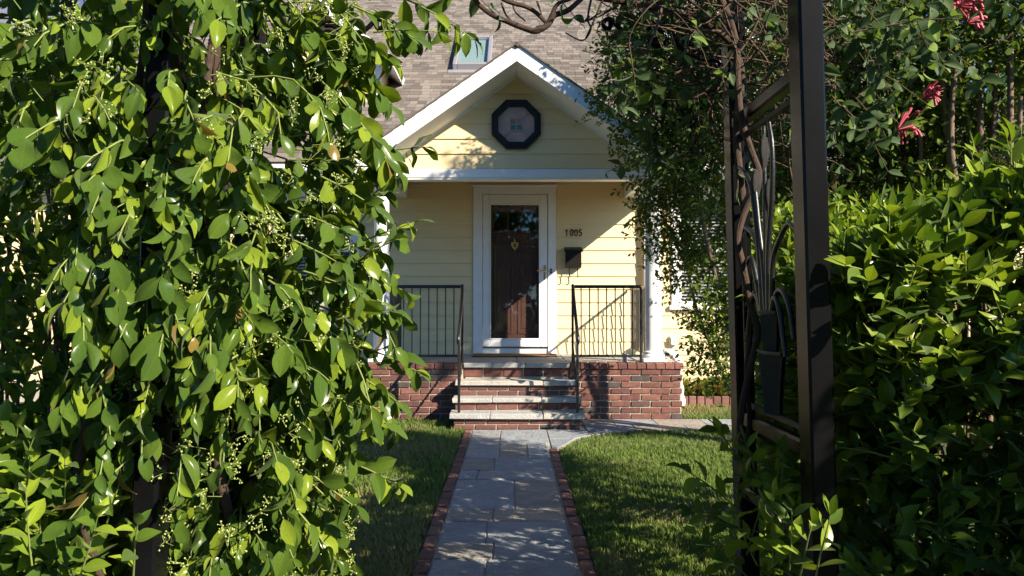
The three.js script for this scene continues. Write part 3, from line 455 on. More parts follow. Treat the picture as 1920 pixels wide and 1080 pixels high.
// ---------------------------------------------------------------- iron railings
function rail(s, label) {
  const g = thing('iron_railing', label, 'railing', null, V(0, YF - 0.002, -DB));
  const xf = s < 0 ? -0.537 : 0.655, xe = s < 0 ? -1.262 : 1.392, top = 0.82, bot = 0.075, zr = -0.06;
  const L = (a, b, w, d, n) => mesh(n, bar(a, b, w, d), M.iron, g);
  L(V(xf, 0, zr), V(xf, top, zr), 0.026, 0.026, 'post'); L(V(xe, 0, zr), V(xe, top, zr), 0.026, 0.026, 'post');
  L(V(xf, top + 0.004, zr), V(xe, top + 0.004, zr), 0.036, 0.011, 'top_rail'); L(V(xf, bot, zr), V(xe, bot, zr), 0.024, 0.013, 'bottom_rail');
  for (let k = 1; k < 8; k++) { const x = xf + (xe - xf) * k / 8; L(V(x, bot, zr), V(x, top, zr), 0.0125, 0.0125, 'baluster'); }
  // the run along the porch side to the wall
  const xs = s < 0 ? -1.40 : 1.50;
  L(V(xs, 0, -0.42), V(xs, top, -0.42), 0.026, 0.026, 'post');
  L(V(xs, top + 0.004, -0.42), V(xs, top + 0.004, -1.6), 0.011, 0.036, 'top_rail'); L(V(xs, bot, -0.42), V(xs, bot, -1.6), 0.024, 0.013, 'bottom_rail');
  for (let k = 1; k < 12; k++) L(V(xs, bot, -0.42 - k * 0.1), V(xs, top, -0.42 - k * 0.1), 0.0125, 0.0125, 'baluster');
  // the sloping handrail down the steps, ending in a curl, on its front post
  const xh = s < 0 ? -0.528 : 0.652, y0 = 0.168 - YF;
  L(V(xh, y0, 0.62), V(xh, 0.33, 0.62), 0.026, 0.026, 'post');
  mesh('handrail', tube([V(xf, top + 0.01, zr), V(xf, top + 0.008, zr + 0.06), V(xh, top - 0.1, zr + 0.2), V(xh, 0.42, 0.52), V(xh, 0.345, 0.64), V(xh, 0.32, 0.7), V(xh, 0.28, 0.72), V(xh, 0.25, 0.7), V(xh, 0.255, 0.665), V(xh, 0.29, 0.655)], 0.017, 8, 46), M.iron, g);
  mesh('lower_rail', bar(V(xf, 0.2, zr), V(xh, -0.25, 0.62), 0.02, 0.012), M.iron, g);
  return g;
}
rail(-1, 'black iron railing whose posts stand beside the door hinges'); rail(1, 'black iron railing whose sloped handrail stands on the mailbox side of the steps');

// ---------------------------------------------------------------- mailbox, numerals, mat, cup
{
  const m = thing('mailbox', 'black metal wall mailbox with sloped lid and two hooks', 'mailbox', null, V(0.778, 1.705, -DW + 0.02));
  const z = 0.0;
  mesh('box', polyGeo([[[-0.1, 0, 0.1], [0.1, 0, 0.1], [0.1, 0.21, 0.1], [-0.1, 0.21, 0.1]], [[-0.1, 0, z], [-0.1, 0, 0.1], [-0.1, 0.21, 0.1], [-0.1, 0.25, z]], [[0.1, 0, 0.1], [0.1, 0, z], [0.1, 0.25, z], [0.1, 0.21, 0.1]], [[-0.1, 0, z], [0.1, 0, z], [0.1, 0, 0.1], [-0.1, 0, 0.1]]]), M.black, m);
  const lid = cbox(0.232, 0.016, 0.13, 0.006); lid.rotateX(0.36); mesh('lid', merge([lid.translate(0, 0.238, 0.055), box(-0.116, 0.116, 0.196, 0.22, 0.11, 0.118)]), M.black, m);
  for (const x of [-0.052, 0.052]) mesh('hook', tube([V(x, 0.01, 0.09), V(x, -0.07, 0.09), V(x, -0.1, 0.09), V(x + 0.004, -0.115, 0.105), V(x, -0.1, 0.125)], 0.0065, 6, 14), M.black, m);
}
{
  const font = await new FontLoader().loadAsync('fonts/droid/droid_sans_regular.typeface.json');
  const g = thing('house_number', 'black metal numerals 1005 on yellow clapboards above the mailbox', 'house number', null, V(0.672, at(1060, 443, DW).y, -DW + 0.02));
  [...'1005'].forEach((c, i) => { const t = new TextGeometry(c, { font, size: 0.086, depth: 0.012, curveSegments: 6, bevelEnabled: true, bevelSize: 0.0012, bevelThickness: 0.002, bevelSegments: 1 }); t.applyMatrix4(new THREE.Matrix4().makeShear(0.0, 0, 0.06, 0, 0, 0)); const m = mesh('numeral', t, M.black, g, V(i * 0.0555 + (i ? 0.008 : 0), (i % 2) * 0.002, 0)); m.scale.x = 0.74; });
}
{
  const m = mesh('door_mat', cbox(1.02, 0.018, 0.46, 0.006, 0.002), M.mat, null, V(0.035, YF + 0.008, -9.93)); tag(m, 'orange brown coir mat before the storm door', 'door mat');
  const c = mesh('cup', lathe([[0, 0], [0.026, 0], [0.031, 0.09], [0.029, 0.09], [0.024, 0.006], [0, 0.006]], 18), std(lin(0.4, 0.42, 0.44), { roughness: 0.5 }), null, V(1.24, YF, -8.93)); tag(c, 'small grey cup standing on the porch floor', 'cup');
}

// ---------------------------------------------------------------- flower bed by the house
{
  const bed = mesh('flower_bed_soil', box(1.95, 6.5, -0.05, 0.075, -DW + 0.04, -10.0), M.soil); bed.userData.kind = 'structure';
  const ed = thing('bed_edging', 'low kerb of upright red bricks before the orange lilies', 'edging', null, V(1.95, 0, -9.95)), r = rng(3), g = [0, 1, 2].map(() => cbox(0.092, 0.16, 0.06, 0.006, 0.003, r));
  for (let k = 0; k < 34; k++) { const m = mesh('brick', g[Math.floor(r() * 3)], M.edging[Math.floor(r() * 3)], ed, V(0.05 + k * 0.1, 0.035 + rr(-0.006, 0.006, r), 0)); m.rotation.z = rr(-0.04, 0.04, r); }
}

// ---------------------------------------------------------------- leaves
// a blade along +y from the origin, unit length, folded at the midrib and curved; width profile by shape
function leafGeo({ w = 0.42, peak = 0.55, tip = 1, fold = 0.25, curl = 0.3, wave = 0, rows = 7, twist = 0, xs = [-1, -0.5, 0, 0.5, 1] }) {
  const P = [], U = [], I = [], W = xs.length;
  for (let i = 0; i <= rows; i++) {
    const t = i / rows;
    const k = t < peak ? Math.sin(t / peak * Math.PI / 2) : Math.cos((t - peak) / (1 - peak) * Math.PI / 2);
    const ww = w / 2 * Math.max(0.015, t < peak ? Math.pow(k, 0.8) : Math.pow(Math.max(0, k), tip));
    const a = curl * t, yc = curl ? Math.sin(a) / curl : t, zc = curl ? -(1 - Math.cos(a)) / curl : 0;
    for (const x of xs) { const lift = fold * Math.abs(x) * ww + wave * Math.abs(x) * Math.sin(t * 9 + x * 2) * 0.06; const tw = twist * t; P.push(x * ww * Math.cos(tw), yc, zc + lift + x * ww * Math.sin(tw)); U.push(x * 0.5 + 0.5, t); }
  }
  for (let i = 0; i < rows; i++) for (let j = 0; j < W - 1; j++) { const a = i * W + j; I.push(a, a + 1, a + W, a + 1, a + W + 1, a + W); }
  const g = new THREE.BufferGeometry(); g.setAttribute('position', new THREE.Float32BufferAttribute(P, 3)); g.setAttribute('uv', new THREE.Float32BufferAttribute(U, 2)); g.setIndex(I); g.computeVertexNormals(); return g;
}
const smallLeaf = (w = 0.5, fold = 0.3) => { const P = [0, 0, 0, -w * 0.42, 0.35, fold * w * 0.4, 0, 0.4, 0, w * 0.42, 0.35, fold * w * 0.4, -w * 0.4, 0.72, fold * w * 0.3, 0, 0.72, -0.03, w * 0.4, 0.72, fold * w * 0.3, 0, 1, -0.08]; const g = new THREE.BufferGeometry(); g.setAttribute('position', new THREE.Float32BufferAttribute(P, 3)); g.setAttribute('uv', new THREE.Float32BufferAttribute([0.5, 0, 0.1, 0.35, 0.5, 0.4, 0.9, 0.35, 0.1, 0.72, 0.5, 0.72, 0.9, 0.72, 0.5, 1], 2)); g.setIndex([0, 2, 1, 0, 3, 2, 1, 2, 5, 1, 5, 4, 2, 3, 6, 2, 6, 5, 4, 5, 7, 5, 6, 7]); g.computeVertexNormals(); return g; };
const T_leaf = tex(128, (u, v) => { const x = Math.abs(u - 0.5) * 2, rib = Math.exp(-Math.pow(x / 0.06, 2)), s = (v * 7 - x * 1.3), f = Math.abs(s - Math.round(s)), vein = Math.exp(-Math.pow(f / 0.07, 2)) * (1 - x) * 0.6, n = fbm(u, v, 1, 4, 0.7); const b = 0.66 + 0.26 * n; return [b + 0.2 * rib + 0.1 * vein, b + 0.15 * rib + 0.07 * vein, b * 0.9 + 0.18 * rib + 0.07 * vein]; }, false, 256);
const leafMat = (c, o = {}) => std(lin(...c), { map: T_leaf, bumpMap: T_leaf, bumpScale: 0.0006, roughness: 0.95, transmission: 0.42, thickness: 0, specularIntensity: 0.3, clearcoat: 0.34, clearcoatRoughness: 0.22, side: THREE.DoubleSide, ...o });
const WHITE = lin(1, 1, 1);
M.leafAny = leafMat([1, 1, 1]);
M.leafAny.userData.many = M.leafAny.clone(); M.leafAny.userData.many.vertexColors = true;
M.leafDull = leafMat([1, 1, 1], { clearcoat: 0.08, clearcoatRoughness: 0.35, transmission: 0.42 });
const _y = V(0, 0, 0), _z = V(0, 0, 0), _x = V(0, 0, 0), _m = new THREE.Matrix4(), _q = new THREE.Quaternion();
function frame(dir, nrm) { _y.copy(dir).normalize(); _z.copy(nrm).addScaledVector(_y, -nrm.dot(_y)); if (_z.lengthSq() < 1e-6) _z.set(_y.z, _y.x, _y.y).addScaledVector(_y, -(_y.z * _y.x + _y.x * _y.y + _y.y * _y.z)); _z.normalize(); _x.crossVectors(_y, _z); return new THREE.Quaternion().setFromRotationMatrix(_m.makeBasis(_x, _y, _z)); }
const rdir = (r) => { const z = rr(-1, 1, r), a = rr(0, 6.2832, r), s = Math.sqrt(1 - z * z); return V(Math.cos(a) * s, z, Math.sin(a) * s); };
// a shoot: bending stem with leaves in pairs (or in turn); returns nothing, fills leaves and stems
function shoot(o, p, d, L, r) {
  const n = Math.max(3, Math.round(L / (o.step ?? 0.03))), pts = [p.clone()], dir = d.clone().normalize(), c = p.clone();
  let roll = rr(0, 6.28, r);
  for (let i = 1; i <= n; i++) {
    dir.addScaledVector(V(0, -1, 0), (o.droop ?? 0.1) / n * 3).addScaledVector(rdir(r), o.wander ?? 0.12).normalize();
    c.addScaledVector(dir, L / n); pts.push(c.clone());
    const t = i / n; if (t < (o.bare ?? 0.15)) continue;
    const side = V(0, 0, 0).crossVectors(dir, Math.abs(dir.y) < 0.9 ? V(0, 1, 0) : V(1, 0, 0)).normalize(), bin = V(0, 0, 0).crossVectors(side, dir);
    roll += o.pairs ? Math.PI / 2 + rr(-0.3, 0.3, r) : 2.4;
    for (let k = 0; k < (o.pairs ? 2 : 1); k++) {
      if (r() < (o.skip ?? 0.08)) continue;
      const a = roll + k * Math.PI, out = side.clone().multiplyScalar(Math.cos(a)).addScaledVector(bin, Math.sin(a));
      const ld = out.clone().multiplyScalar(o.spread ?? 1).addScaledVector(dir, o.along ?? 0.6).addScaledVector(V(0, -1, 0), o.sag ?? 0.3).addScaledVector(rdir(r), 0.25).normalize();
      const nr = V(0, o.up ?? 1, 0).addScaledVector(SUN, o.toSun ?? 0.6).addScaledVector(dir, 0.4).addScaledVector(rdir(r), o.tumble ?? 0.5);
      const s = (o.size[0] + (o.size[1] - o.size[0]) * Math.pow(r(), 1.2)) * (t > 0.8 ? 0.78 : 1);
      o.leaves.push({ p: c.clone(), d: ld, n: nr, s });
    }
  }
  if (o.terminal) o.leaves.push({ p: c.clone(), d: dir.clone(), n: V(0, 1, 0).addScaledVector(SUN, 0.6), s: rr(o.size[0], o.size[1], r) * 0.8 });
  if (o.stems) o.stems.push(tube(pts.filter((_, i) => i % 2 === 0 || i === n), [o.stemR ?? 0.0022, (o.stemR ?? 0.0022) * 0.5], 4, Math.max(2, Math.round(n / 2)), false));
  return c;
}
// put leaves on a plant: those that show largest as leaf meshes, the rest as one foliage mass for each blade form
function dress(plant, leaves, geos, pal, o = {}) {
  const r = rng(o.seed ?? 9), grid = new Map();
  for (const l of leaves) {
    const mid = l.p.clone().addScaledVector(l.d, l.s / 2), D = -mid.z; l.g = Math.floor(r() * geos.length); l.c = pal(l, r); l.q = frame(l.d, l.n); l.score = 0;
    if (D < 0.3) continue;
    const px = 960 + mid.x / D * F, py = 570 - (mid.y - EYE) / D * F;
    if (px < 0 || px > 1920 || py < 0 || py > 1080) continue;
    l.D = D; const k = Math.floor(px / 26) * 100 + Math.floor(py / 26), b = grid.get(k); if (!b || b.D > D) grid.set(k, l);
  }
  for (const l of grid.values()) l.score = l.s / l.D;
  const single = [...leaves].filter((l) => l.score > 0).sort((a, b) => b.score - a.score).slice(0, o.singles ?? 0), set = new Set(single);
  const mats = new Map();
  for (const l of single) {
    const key = l.c.map((x) => Math.round(Math.log2(x + 0.002) * 3)).join(); let m = mats.get(key); if (!m) { m = (o.mat ?? M.leafAny).clone(); m.color.setRGB(...l.c); mats.set(key, m); }
    const e = mesh('leaf', geos[l.g], m, plant, l.p.clone().sub(plant.position)); e.quaternion.copy(l.q); e.scale.setScalar(l.s);
  }
  const rest = leaves.filter((l) => !set.has(l)), lo = o.lo ?? geos;
  if (!rest.length) return;
  // one mass with real blades: positions, normals, uv and a colour for each leaf
  let nv = 0, ni = 0; for (const l of rest) { const g = lo[l.g % lo.length]; nv += g.attributes.position.count; ni += g.index.count; }
  const P = new Float32Array(nv * 3), N = new Float32Array(nv * 3), U = new Float32Array(nv * 2), C = new Float32Array(nv * 3), I = new Uint32Array(ni), v = V(0, 0, 0);
  let a = 0, b = 0;
  for (const l of rest) {
    const g = lo[l.g % lo.length], gp = g.attributes.position, gn = g.attributes.normal, gu = g.attributes.uv, gi = g.index;
    for (let i = 0; i < gi.count; i++) I[b++] = a + gi.getX(i);
    for (let i = 0; i < gp.count; i++, a++) {
      v.fromBufferAttribute(gp, i).multiplyScalar(l.s).applyQuaternion(l.q).add(l.p).sub(plant.position); P[a * 3] = v.x; P[a * 3 + 1] = v.y; P[a * 3 + 2] = v.z;
      v.fromBufferAttribute(gn, i).applyQuaternion(l.q); N[a * 3] = v.x; N[a * 3 + 1] = v.y; N[a * 3 + 2] = v.z;
      U[a * 2] = gu.getX(i); U[a * 2 + 1] = gu.getY(i); C[a * 3] = l.c[0]; C[a * 3 + 1] = l.c[1]; C[a * 3 + 2] = l.c[2];
    }
  }
  const G = new THREE.BufferGeometry(); G.setAttribute('position', new THREE.BufferAttribute(P, 3)); G.setAttribute('normal', new THREE.BufferAttribute(N, 3)); G.setAttribute('uv', new THREE.BufferAttribute(U, 2)); G.setAttribute('color', new THREE.BufferAttribute(C, 3)); G.setIndex(new THREE.BufferAttribute(I, 1));
  if (o.mat && !o.mat.userData.many) { o.mat.userData.many = o.mat.clone(); o.mat.userData.many.vertexColors = true; }
  tris += ni / 3;
  stuffMesh('foliage', G, (o.mat ?? M.leafAny).userData.many, plant);
}
let tris = 0;
const stuffMesh = (name, geo, mat, parent) => tag(mesh(name, geo, mat, parent), null, null, null, 'stuff');
const local = (g, o) => g.translate(-o.position.x, -o.position.y, -o.position.z);

// ---------------------------------------------------------------- iron garden arbor
const AX = 0.582, LEAN = 0.021;                       // inner face of the near post; how far the side leans in per metre
const arbor = thing('garden_arbor', 'tall black iron garden arbor with vase and reed side panel, overgrown by vines', 'arbor', null, V(0, 0, -1.9));
{
  const Z = (d) => 1.9 - d;                            // z in the arbor's own axes
  for (const s of [-1, 1]) for (const [d, w, dp] of [[1.6, 0.049, 0.07], [2.15, 0.049, 0.07]]) {
    const xi = s > 0 ? AX + (d > 2 ? 0.008 : 0) : -0.69, yt = 2.75, xm = xi + (s > 0 ? w / 2 : -w / 2);
    const g = cbox(w, yt + 0.2, dp, 0.005, 0, R, 0, 0); g.translate(0, yt / 2 - 0.1, 0); const m = mesh('post', g, M.arbor, arbor, V(xm + s * LEAN * EYE, 0, Z(d + dp / 2))); m.rotation.z = s * Math.atan(LEAN);
  }
  for (const s of [-1, 1]) {
    const X = (y) => (s > 0 ? AX + 0.026 : -0.715) + s * LEAN * (EYE - y);
    for (const [y, h] of [[1.725, 0.034], [0.945, 0.036], [0.757, 0.03], [0.2, 0.034]]) mesh('rail', bar(V(X(y), y, Z(1.672)), V(X(y), y, Z(2.148)), 0.03, h), M.arbor, arbor);
    mesh('rail', bar(V(X(2.6), 2.6, Z(1.672)), V(X(2.6), 2.6, Z(2.148)), 0.03, 0.034), M.arbor, arbor);
    // inner panel frame
    for (const d of [1.70, 2.115]) mesh('frame_bar', bar(V(X(1.68), 1.68, Z(d)), V(X(0.985), 0.985, Z(d)), 0.012, 0.014), M.arbor, arbor);
    for (const y of [1.68, 0.985]) mesh('frame_bar', bar(V(X(y), y, Z(1.693)), V(X(y), y, Z(2.122)), 0.012, 0.014), M.castIron, arbor);
    // vase: two fluted tiers, flattened
    const C = 1.905;                                   // distance of the panel's middle
    const tier = (y0, y1, a0, a1, ribs) => { const P = [], N = ribs * 4, q = []; const ringAt = (y, a, bulge) => Array.from({ length: N + 1 }, (_, i) => { const t = i / N * 2 - 1, fl = 1 + 0.22 * Math.cos(i / 4 * 6.283); return [X(y) - s * bulge * Math.sqrt(Math.max(0, 1 - t * t * 0.96)) * fl, y, Z(C) + t * a]; }); const H = 5; let prev = ringAt(y0, a0, 0.014); for (let k = 1; k <= H; k++) { const f = k / H, cur = ringAt(y0 + (y1 - y0) * f, a0 + (a1 - a0) * Math.pow(f, 1.5), 0.014 + 0.004 * f); for (let i = 0; i < N; i++) q.push([prev[i], prev[i + 1], cur[i + 1], cur[i]]); prev = cur; } const back = (y, a) => [[X(y) + s * 0.004, y, Z(C) - a], [X(y) + s * 0.004, y, Z(C) + a]]; const b0 = back(y0, a0), b1 = back(y1, a1); q.push([b0[0], b0[1], b1[1], b1[0]], [...ringAt(y1, a1, 0.018), b1[1], b1[0]]); return polyGeo(q); };
    const vs = mesh('vase', merge([tier(0.99, 1.13, 0.05, 0.084, 12), tier(1.135, 1.225, 0.04, 0.055, 9)]), M.castIron, arbor);
    mesh('vase_rim', merge([tube([-1, -0.5, 0, 0.5, 1].map((t) => V(X(1.132) - s * 0.019 * Math.sqrt(1 - t * t * 0.9), 1.132, Z(C) + t * 0.086)), 0.0055, 6, 12), tube([-1, -0.5, 0, 0.5, 1].map((t) => V(X(1.226) - s * 0.019 * Math.sqrt(1 - t * t * 0.9), 1.226, Z(C) + t * 0.058)), 0.006, 6, 12)]), M.castIron, vs);
    // reeds and leaves springing from the vase: (offset along the panel, height) paths
    const reeds = [
      [[-0.012, 1.22], [-0.01, 1.36], [-0.005, 1.5], [0.0, 1.665]], [[0.012, 1.22], [0.02, 1.36], [0.06, 1.5], [0.07, 1.6], [0.05, 1.665]], [[-0.02, 1.22], [-0.035, 1.36], [-0.07, 1.5], [-0.1, 1.55], [-0.15, 1.585], [-0.19, 1.6]],
      [[0.02, 1.22], [0.04, 1.34], [0.09, 1.39], [0.15, 1.42], [0.2, 1.4]], [[-0.02, 1.22], [-0.03, 1.32], [-0.07, 1.4], [-0.12, 1.43], [-0.17, 1.44], [-0.2, 1.42]], [[-0.025, 1.22], [-0.06, 1.3], [-0.1, 1.36], [-0.14, 1.345]],
      [[0.03, 1.22], [0.06, 1.27], [0.1, 1.275], [0.14, 1.24], [0.165, 1.17]], [[0.03, 1.22], [0.055, 1.26], [0.085, 1.24], [0.11, 1.17], [0.12, 1.13]], [[-0.03, 1.22], [-0.06, 1.265], [-0.1, 1.26], [-0.13, 1.21], [-0.16, 1.12], [-0.17, 1.02]],
      [[0.0, 1.22], [0.005, 1.36], [0.02, 1.46], [0.03, 1.52]], [[-0.005, 1.22], [-0.02, 1.34], [-0.045, 1.43], [-0.06, 1.5], [-0.075, 1.56]]];
    reeds.forEach((p, i) => mesh('reed', tube(p.map(([a, y]) => V(X(y) - s * (0.006 + 0.004 * (i % 3)), y, Z(C - a))), [0.0072, 0.0065, 0.0048], 7, 18), M.iron, arbor));
    for (const [a, y] of [[0.0, 1.6], [0.03, 1.49], [-0.07, 1.53]]) mesh('bud', lathe([[0, -0.045], [0.009, -0.02], [0.014, 0.005], [0.01, 0.03], [0.003, 0.045], [0, 0.046]], 10).translate(X(y) - s * 0.008, y, Z(C - a)), M.castIron, arbor);
  }
  // scrolled bracket that springs from the far post under the arch, and its twin on the other side
  const D = 2.17;
  const spiral = (cx, cy, r0, turns, a0, dir) => Array.from({ length: 14 }, (_, i) => { const t = i / 13, a = a0 + dir * t * turns * 6.283, r = r0 * (1 - 0.8 * t); return at(cx + Math.cos(a) * r, cy - Math.sin(a) * r, D); });
  const sc = [
    [...spiral(1140, 47, 13, 1.2, 0.2, 1).reverse(), at(1172, 60, D), at(1200, 58, D), at(1222, 45, D), at(1245, 43, D), at(1262, 58, D), at(1272, 85, D), at(1296, 104, D), at(1330, 113, D), at(1348, 114, D)],
    [...spiral(1233, 70, 24, 1.5, 1.2, 1).reverse()], [...spiral(1292, 68, 24, 1.5, 2.6, -1).reverse(), at(1268, 66, D)], [...spiral(1340, 124, 12, 1.1, 1.0, -1).reverse()]];
  for (const p of sc) for (const s of [1, -1]) mesh('scroll', tube(p.map((v) => V(s * v.x + (s < 0 ? -0.1 : 0), v.y, v.z + 1.9)), 0.0068, 6, p.length * 2), M.arbor, arbor);
  // arch over the path
  for (const d of [1.635, 2.185]) mesh('arch', tube(Array.from({ length: 9 }, (_, i) => { const a = Math.PI * (i / 8); return V(-0.055 + Math.cos(a) * 0.64, 2.45 + Math.sin(a) * 0.42, Z(d)); }), 0.018, 8, 32), M.arbor, arbor);
}

// ---------------------------------------------------------------- leaf forms
const VINE = [{ w: 0.5, peak: 0.58, tip: 0.62, fold: 0.28, curl: 0.5 }, { w: 0.46, peak: 0.5, tip: 0.85, fold: 0.4, curl: 0.9, wave: 0.5 }, { w: 0.55, peak: 0.6, tip: 0.6, fold: 0.15, curl: 0.3, wave: 0.8 }, { w: 0.44, peak: 0.52, tip: 0.8, fold: 0.7, curl: 0.7, twist: 0.5 }];
const HEDGE = [{ w: 0.47, peak: 0.48, tip: 1.1, fold: 0.35, curl: 0.25 }, { w: 0.52, peak: 0.45, tip: 1.1, fold: 0.5, curl: 0.6 }, { w: 0.44, peak: 0.5, tip: 1.2, fold: 0.25, curl: -0.25, twist: 0.25 }];
const X3 = [-1, 0, 1], L_vine = VINE.map(leafGeo), L_vineLo = VINE.map((v) => leafGeo({ ...v, rows: 5, xs: X3 })), L_hedge = HEDGE.map(leafGeo), L_hedgeLo = HEDGE.map((v) => leafGeo({ ...v, rows: 4, xs: X3 }));
const L_honey = [leafGeo({ w: 0.46, peak: 0.45, tip: 0.9, fold: 0.3, curl: 0.4, wave: 0.4 }), leafGeo({ w: 0.5, peak: 0.4, tip: 0.85, fold: 0.6, curl: 0.8 })];
const L_small = [smallLeaf(0.55, 0.35), smallLeaf(0.62, 0.15), smallLeaf(0.5, 0.6)];
const mixc = (a, b, t) => a.map((x, i) => x + (b[i] - x) * t);
// older and newer leaves mixed at random all through the plant
const PAL_vine = (l, r) => { const k = r(); return k > 0.985 ? [0.24, 0.17, 0.03] : k > 0.72 ? mixc([0.18, 0.27, 0.013], [0.27, 0.36, 0.018], r()) : mixc([0.055, 0.12, 0.008], [0.105, 0.185, 0.011], r()); };
const PAL_hedge = (l, r) => (r() > 0.5 ? mixc([0.18, 0.28, 0.013], [0.28, 0.38, 0.018], r()) : mixc([0.06, 0.13, 0.008], [0.12, 0.205, 0.011], r()));
const PAL_myrtle = (l, r) => (r() > 0.82 ? mixc([0.18, 0.26, 0.015], [0.28, 0.36, 0.02], r()) : mixc([0.065, 0.12, 0.012], [0.13, 0.205, 0.018], r()));
const PAL_honey = (l, r) => { const c = mixc([0.06, 0.11, 0.045], [0.1, 0.16, 0.06], r()); return r() < 0.2 ? [0.17, 0.27, 0.04] : c; };

// ---------------------------------------------------------------- broad-leaved vine over the far side of the path's left post
{
  const r = rng(401);
  const vine = thing('climbing_vine', 'broad-leaved glossy evergreen vine smothering the arbor post beside the brick-edged path', 'vine', null, V(-0.75, 0, -1.9));
  const leaves = [], stems = [];
  const o = { leaves, stems, pairs: true, size: [0.034, 0.088], step: 0.031, droop: 0.4, wander: 0.18, spread: 0.75, along: 0.55, sag: 0.95, up: 0.5, toSun: 0.55, tumble: 1.4, stemR: 0.0026, skip: 0.1 };
  // the mass, by height: [y, x centre, half width, half depth]
  const prof = [[0.0, -0.62, 0.15, 0.2], [0.5, -0.62, 0.17, 0.22], [0.8, -0.62, 0.19, 0.24], [1.1, -0.63, 0.21, 0.27], [1.35, -0.65, 0.24, 0.3], [1.55, -0.74, 0.32, 0.34], [1.75, -0.92, 0.48, 0.4], [2.0, -0.95, 0.52, 0.42], [2.4, -0.85, 0.55, 0.44], [2.8, -0.7, 0.55, 0.42]];
  const pf = (y) => { let k = 0; while (k < prof.length - 2 && prof[k + 1][0] < y) k++; const t = Math.min(1, Math.max(0, (y - prof[k][0]) / (prof[k + 1][0] - prof[k][0]))); return prof[k].map((v, i) => v + (prof[k + 1][i] - v) * t); };
  for (let i = 0; i < 1450; i++) {
    const y = rr(0.05, 2.65, r), [, cx, hw, hd] = pf(y), a = rr(0, 6.283, r), q = 0.2 + 0.8 * Math.pow(r(), 0.7);
    const lump = vnoise(lat[1], 16, a * 2.4 + 3, y * 4.2); if (lump < 0.4 && q > 0.35) continue;
    const d = V(Math.cos(a), rr(-0.1, 0.5, r), Math.sin(a));
    shoot(o, V(cx + Math.cos(a) * hw * q * 0.8, y, -1.9 + Math.sin(a) * hd * q * 0.8), d, y < 0.95 ? rr(0.08, 0.16, r) : i % 5 === 0 ? rr(0.22, 0.36, r) : rr(0.1, 0.22, r), r);
  }
  // shoots that hang before the post, down to hip height
  for (let i = 0; i < 120; i++) { const y = rr(1.02, 2.4, r); shoot(o, V(rr(-0.84, -0.5, r), y, rr(-1.66, -1.54, r)), V(rr(-0.5, 0.5, r), rr(-0.2, 0.4, r), 0.6), rr(0.1, 0.2, r), r); }
  // long shoots that reach over the lawn and before the porch: from a pixel to a pixel at one distance
  const long = [[640, 470, 770, 395, 1.95], [650, 500, 745, 440, 1.9], [630, 600, 735, 565, 1.9], [640, 640, 800, 672, 2.0], [640, 690, 765, 735, 1.95], [600, 740, 735, 775, 1.85], [620, 850, 755, 905, 1.9], [560, 870, 670, 945, 1.75], [660, 110, 745, 185, 1.95], [660, 220, 765, 322, 1.95], [640, 180, 735, 300, 1.85], [690, 290, 800, 268, 2.0], [640, 60, 735, 110, 1.9], [700, 60, 830, 40, 2.0], [740, -10, 905, 60, 2.05], [660, 10, 790, 70, 1.95], [560, 960, 640, 1050, 1.75], [640, 380, 720, 350, 1.95], [600, 330, 715, 380, 1.85], [590, -20, 700, 60, 1.9], [560, 40, 700, 140, 1.95], [590, 100, 705, 200, 2.0], [540, 0, 650, 110, 1.85], [600, 150, 700, 230, 1.9], [560, 60, 670, 60, 2.0], [540, 390, 650, 420, 1.85], [520, 440, 650, 480, 1.8], [540, 500, 660, 530, 1.85], [520, 400, 600, 500, 1.9], [560, 430, 640, 400, 1.95], [540, 300, 640, 290, 1.9]];
  for (const [x0, y0, x1, y1, D] of long) { const a = at(x0, y0, D), b = at(x1, y1, D - 0.05), d = b.clone().sub(a), L = d.length(); shoot({ ...o, droop: 0.06, wander: 0.05, bare: 0.05, size: [0.05, 0.085], sag: 0.55, terminal: true }, a, d, L * 0.93, r); shoot({ ...o, droop: 0.2, wander: 0.12 }, a.clone().add(V(-0.06, -0.02, -0.05)), d, L * 0.6, r); }
  dress(vine, leaves, L_vine, PAL_vine, { singles: 300, seed: 5, lo: L_vineLo });
  stuffMesh('shoots', local(merge(stems), vine), M.stem, vine);
  // woody stems up the post
  const ws = [];
  for (let k = 0; k < 9; k++) { const x0 = rr(-0.86, -0.62, r), z0 = rr(-2.1, -1.6, r); const pts = []; for (let i = 0; i <= 9; i++) pts.push(V(x0 + rr(-0.05, 0.05, r), i * 0.3, z0 + rr(-0.05, 0.05, r))); mesh('woody_stem', local(tube(pts, [rr(0.008, 0.016, r), 0.006], 7, 40), vine), M.vineBark, vine); }
  // sprays of tiny green flower buds
  const bud = new THREE.IcosahedronGeometry(1, 0), buds = [], twigs = [];
  for (let i = 0; i < 430; i++) {
    const y = rr(0.4, 2.3, r), [, cx, hw, hd] = pf(y), a = rr(-0.6, 2.6, r);
    let p = V(cx + Math.cos(a) * hw * 1.02, y, -1.9 + Math.sin(a) * hd * 1.02), d = V(Math.cos(a), 0.5, Math.sin(a)).add(rdir(r).multiplyScalar(0.6)).normalize();
    const tip = p.clone().addScaledVector(d, rr(0.03, 0.06, r)); twigs.push(tube([p, tip], 0.0012, 3, 2, false));
    for (let k = 0; k < 4; k++) { const e = tip.clone().addScaledVector(d.clone().add(rdir(r).multiplyScalar(0.9)).normalize(), rr(0.012, 0.026, r)); twigs.push(tube([tip, e], 0.0009, 3, 2, false)); for (let q = 0; q < 3; q++) { const f = e.clone().addScaledVector(rdir(r), 0.008); twigs.push(tube([e, f], 0.0007, 3, 1, false)); buds.push([f, rr(0.0014, 0.0024, r)]); } }
  }
  stuffMesh('flower_stalks', local(merge(twigs), vine), M.stem, vine);
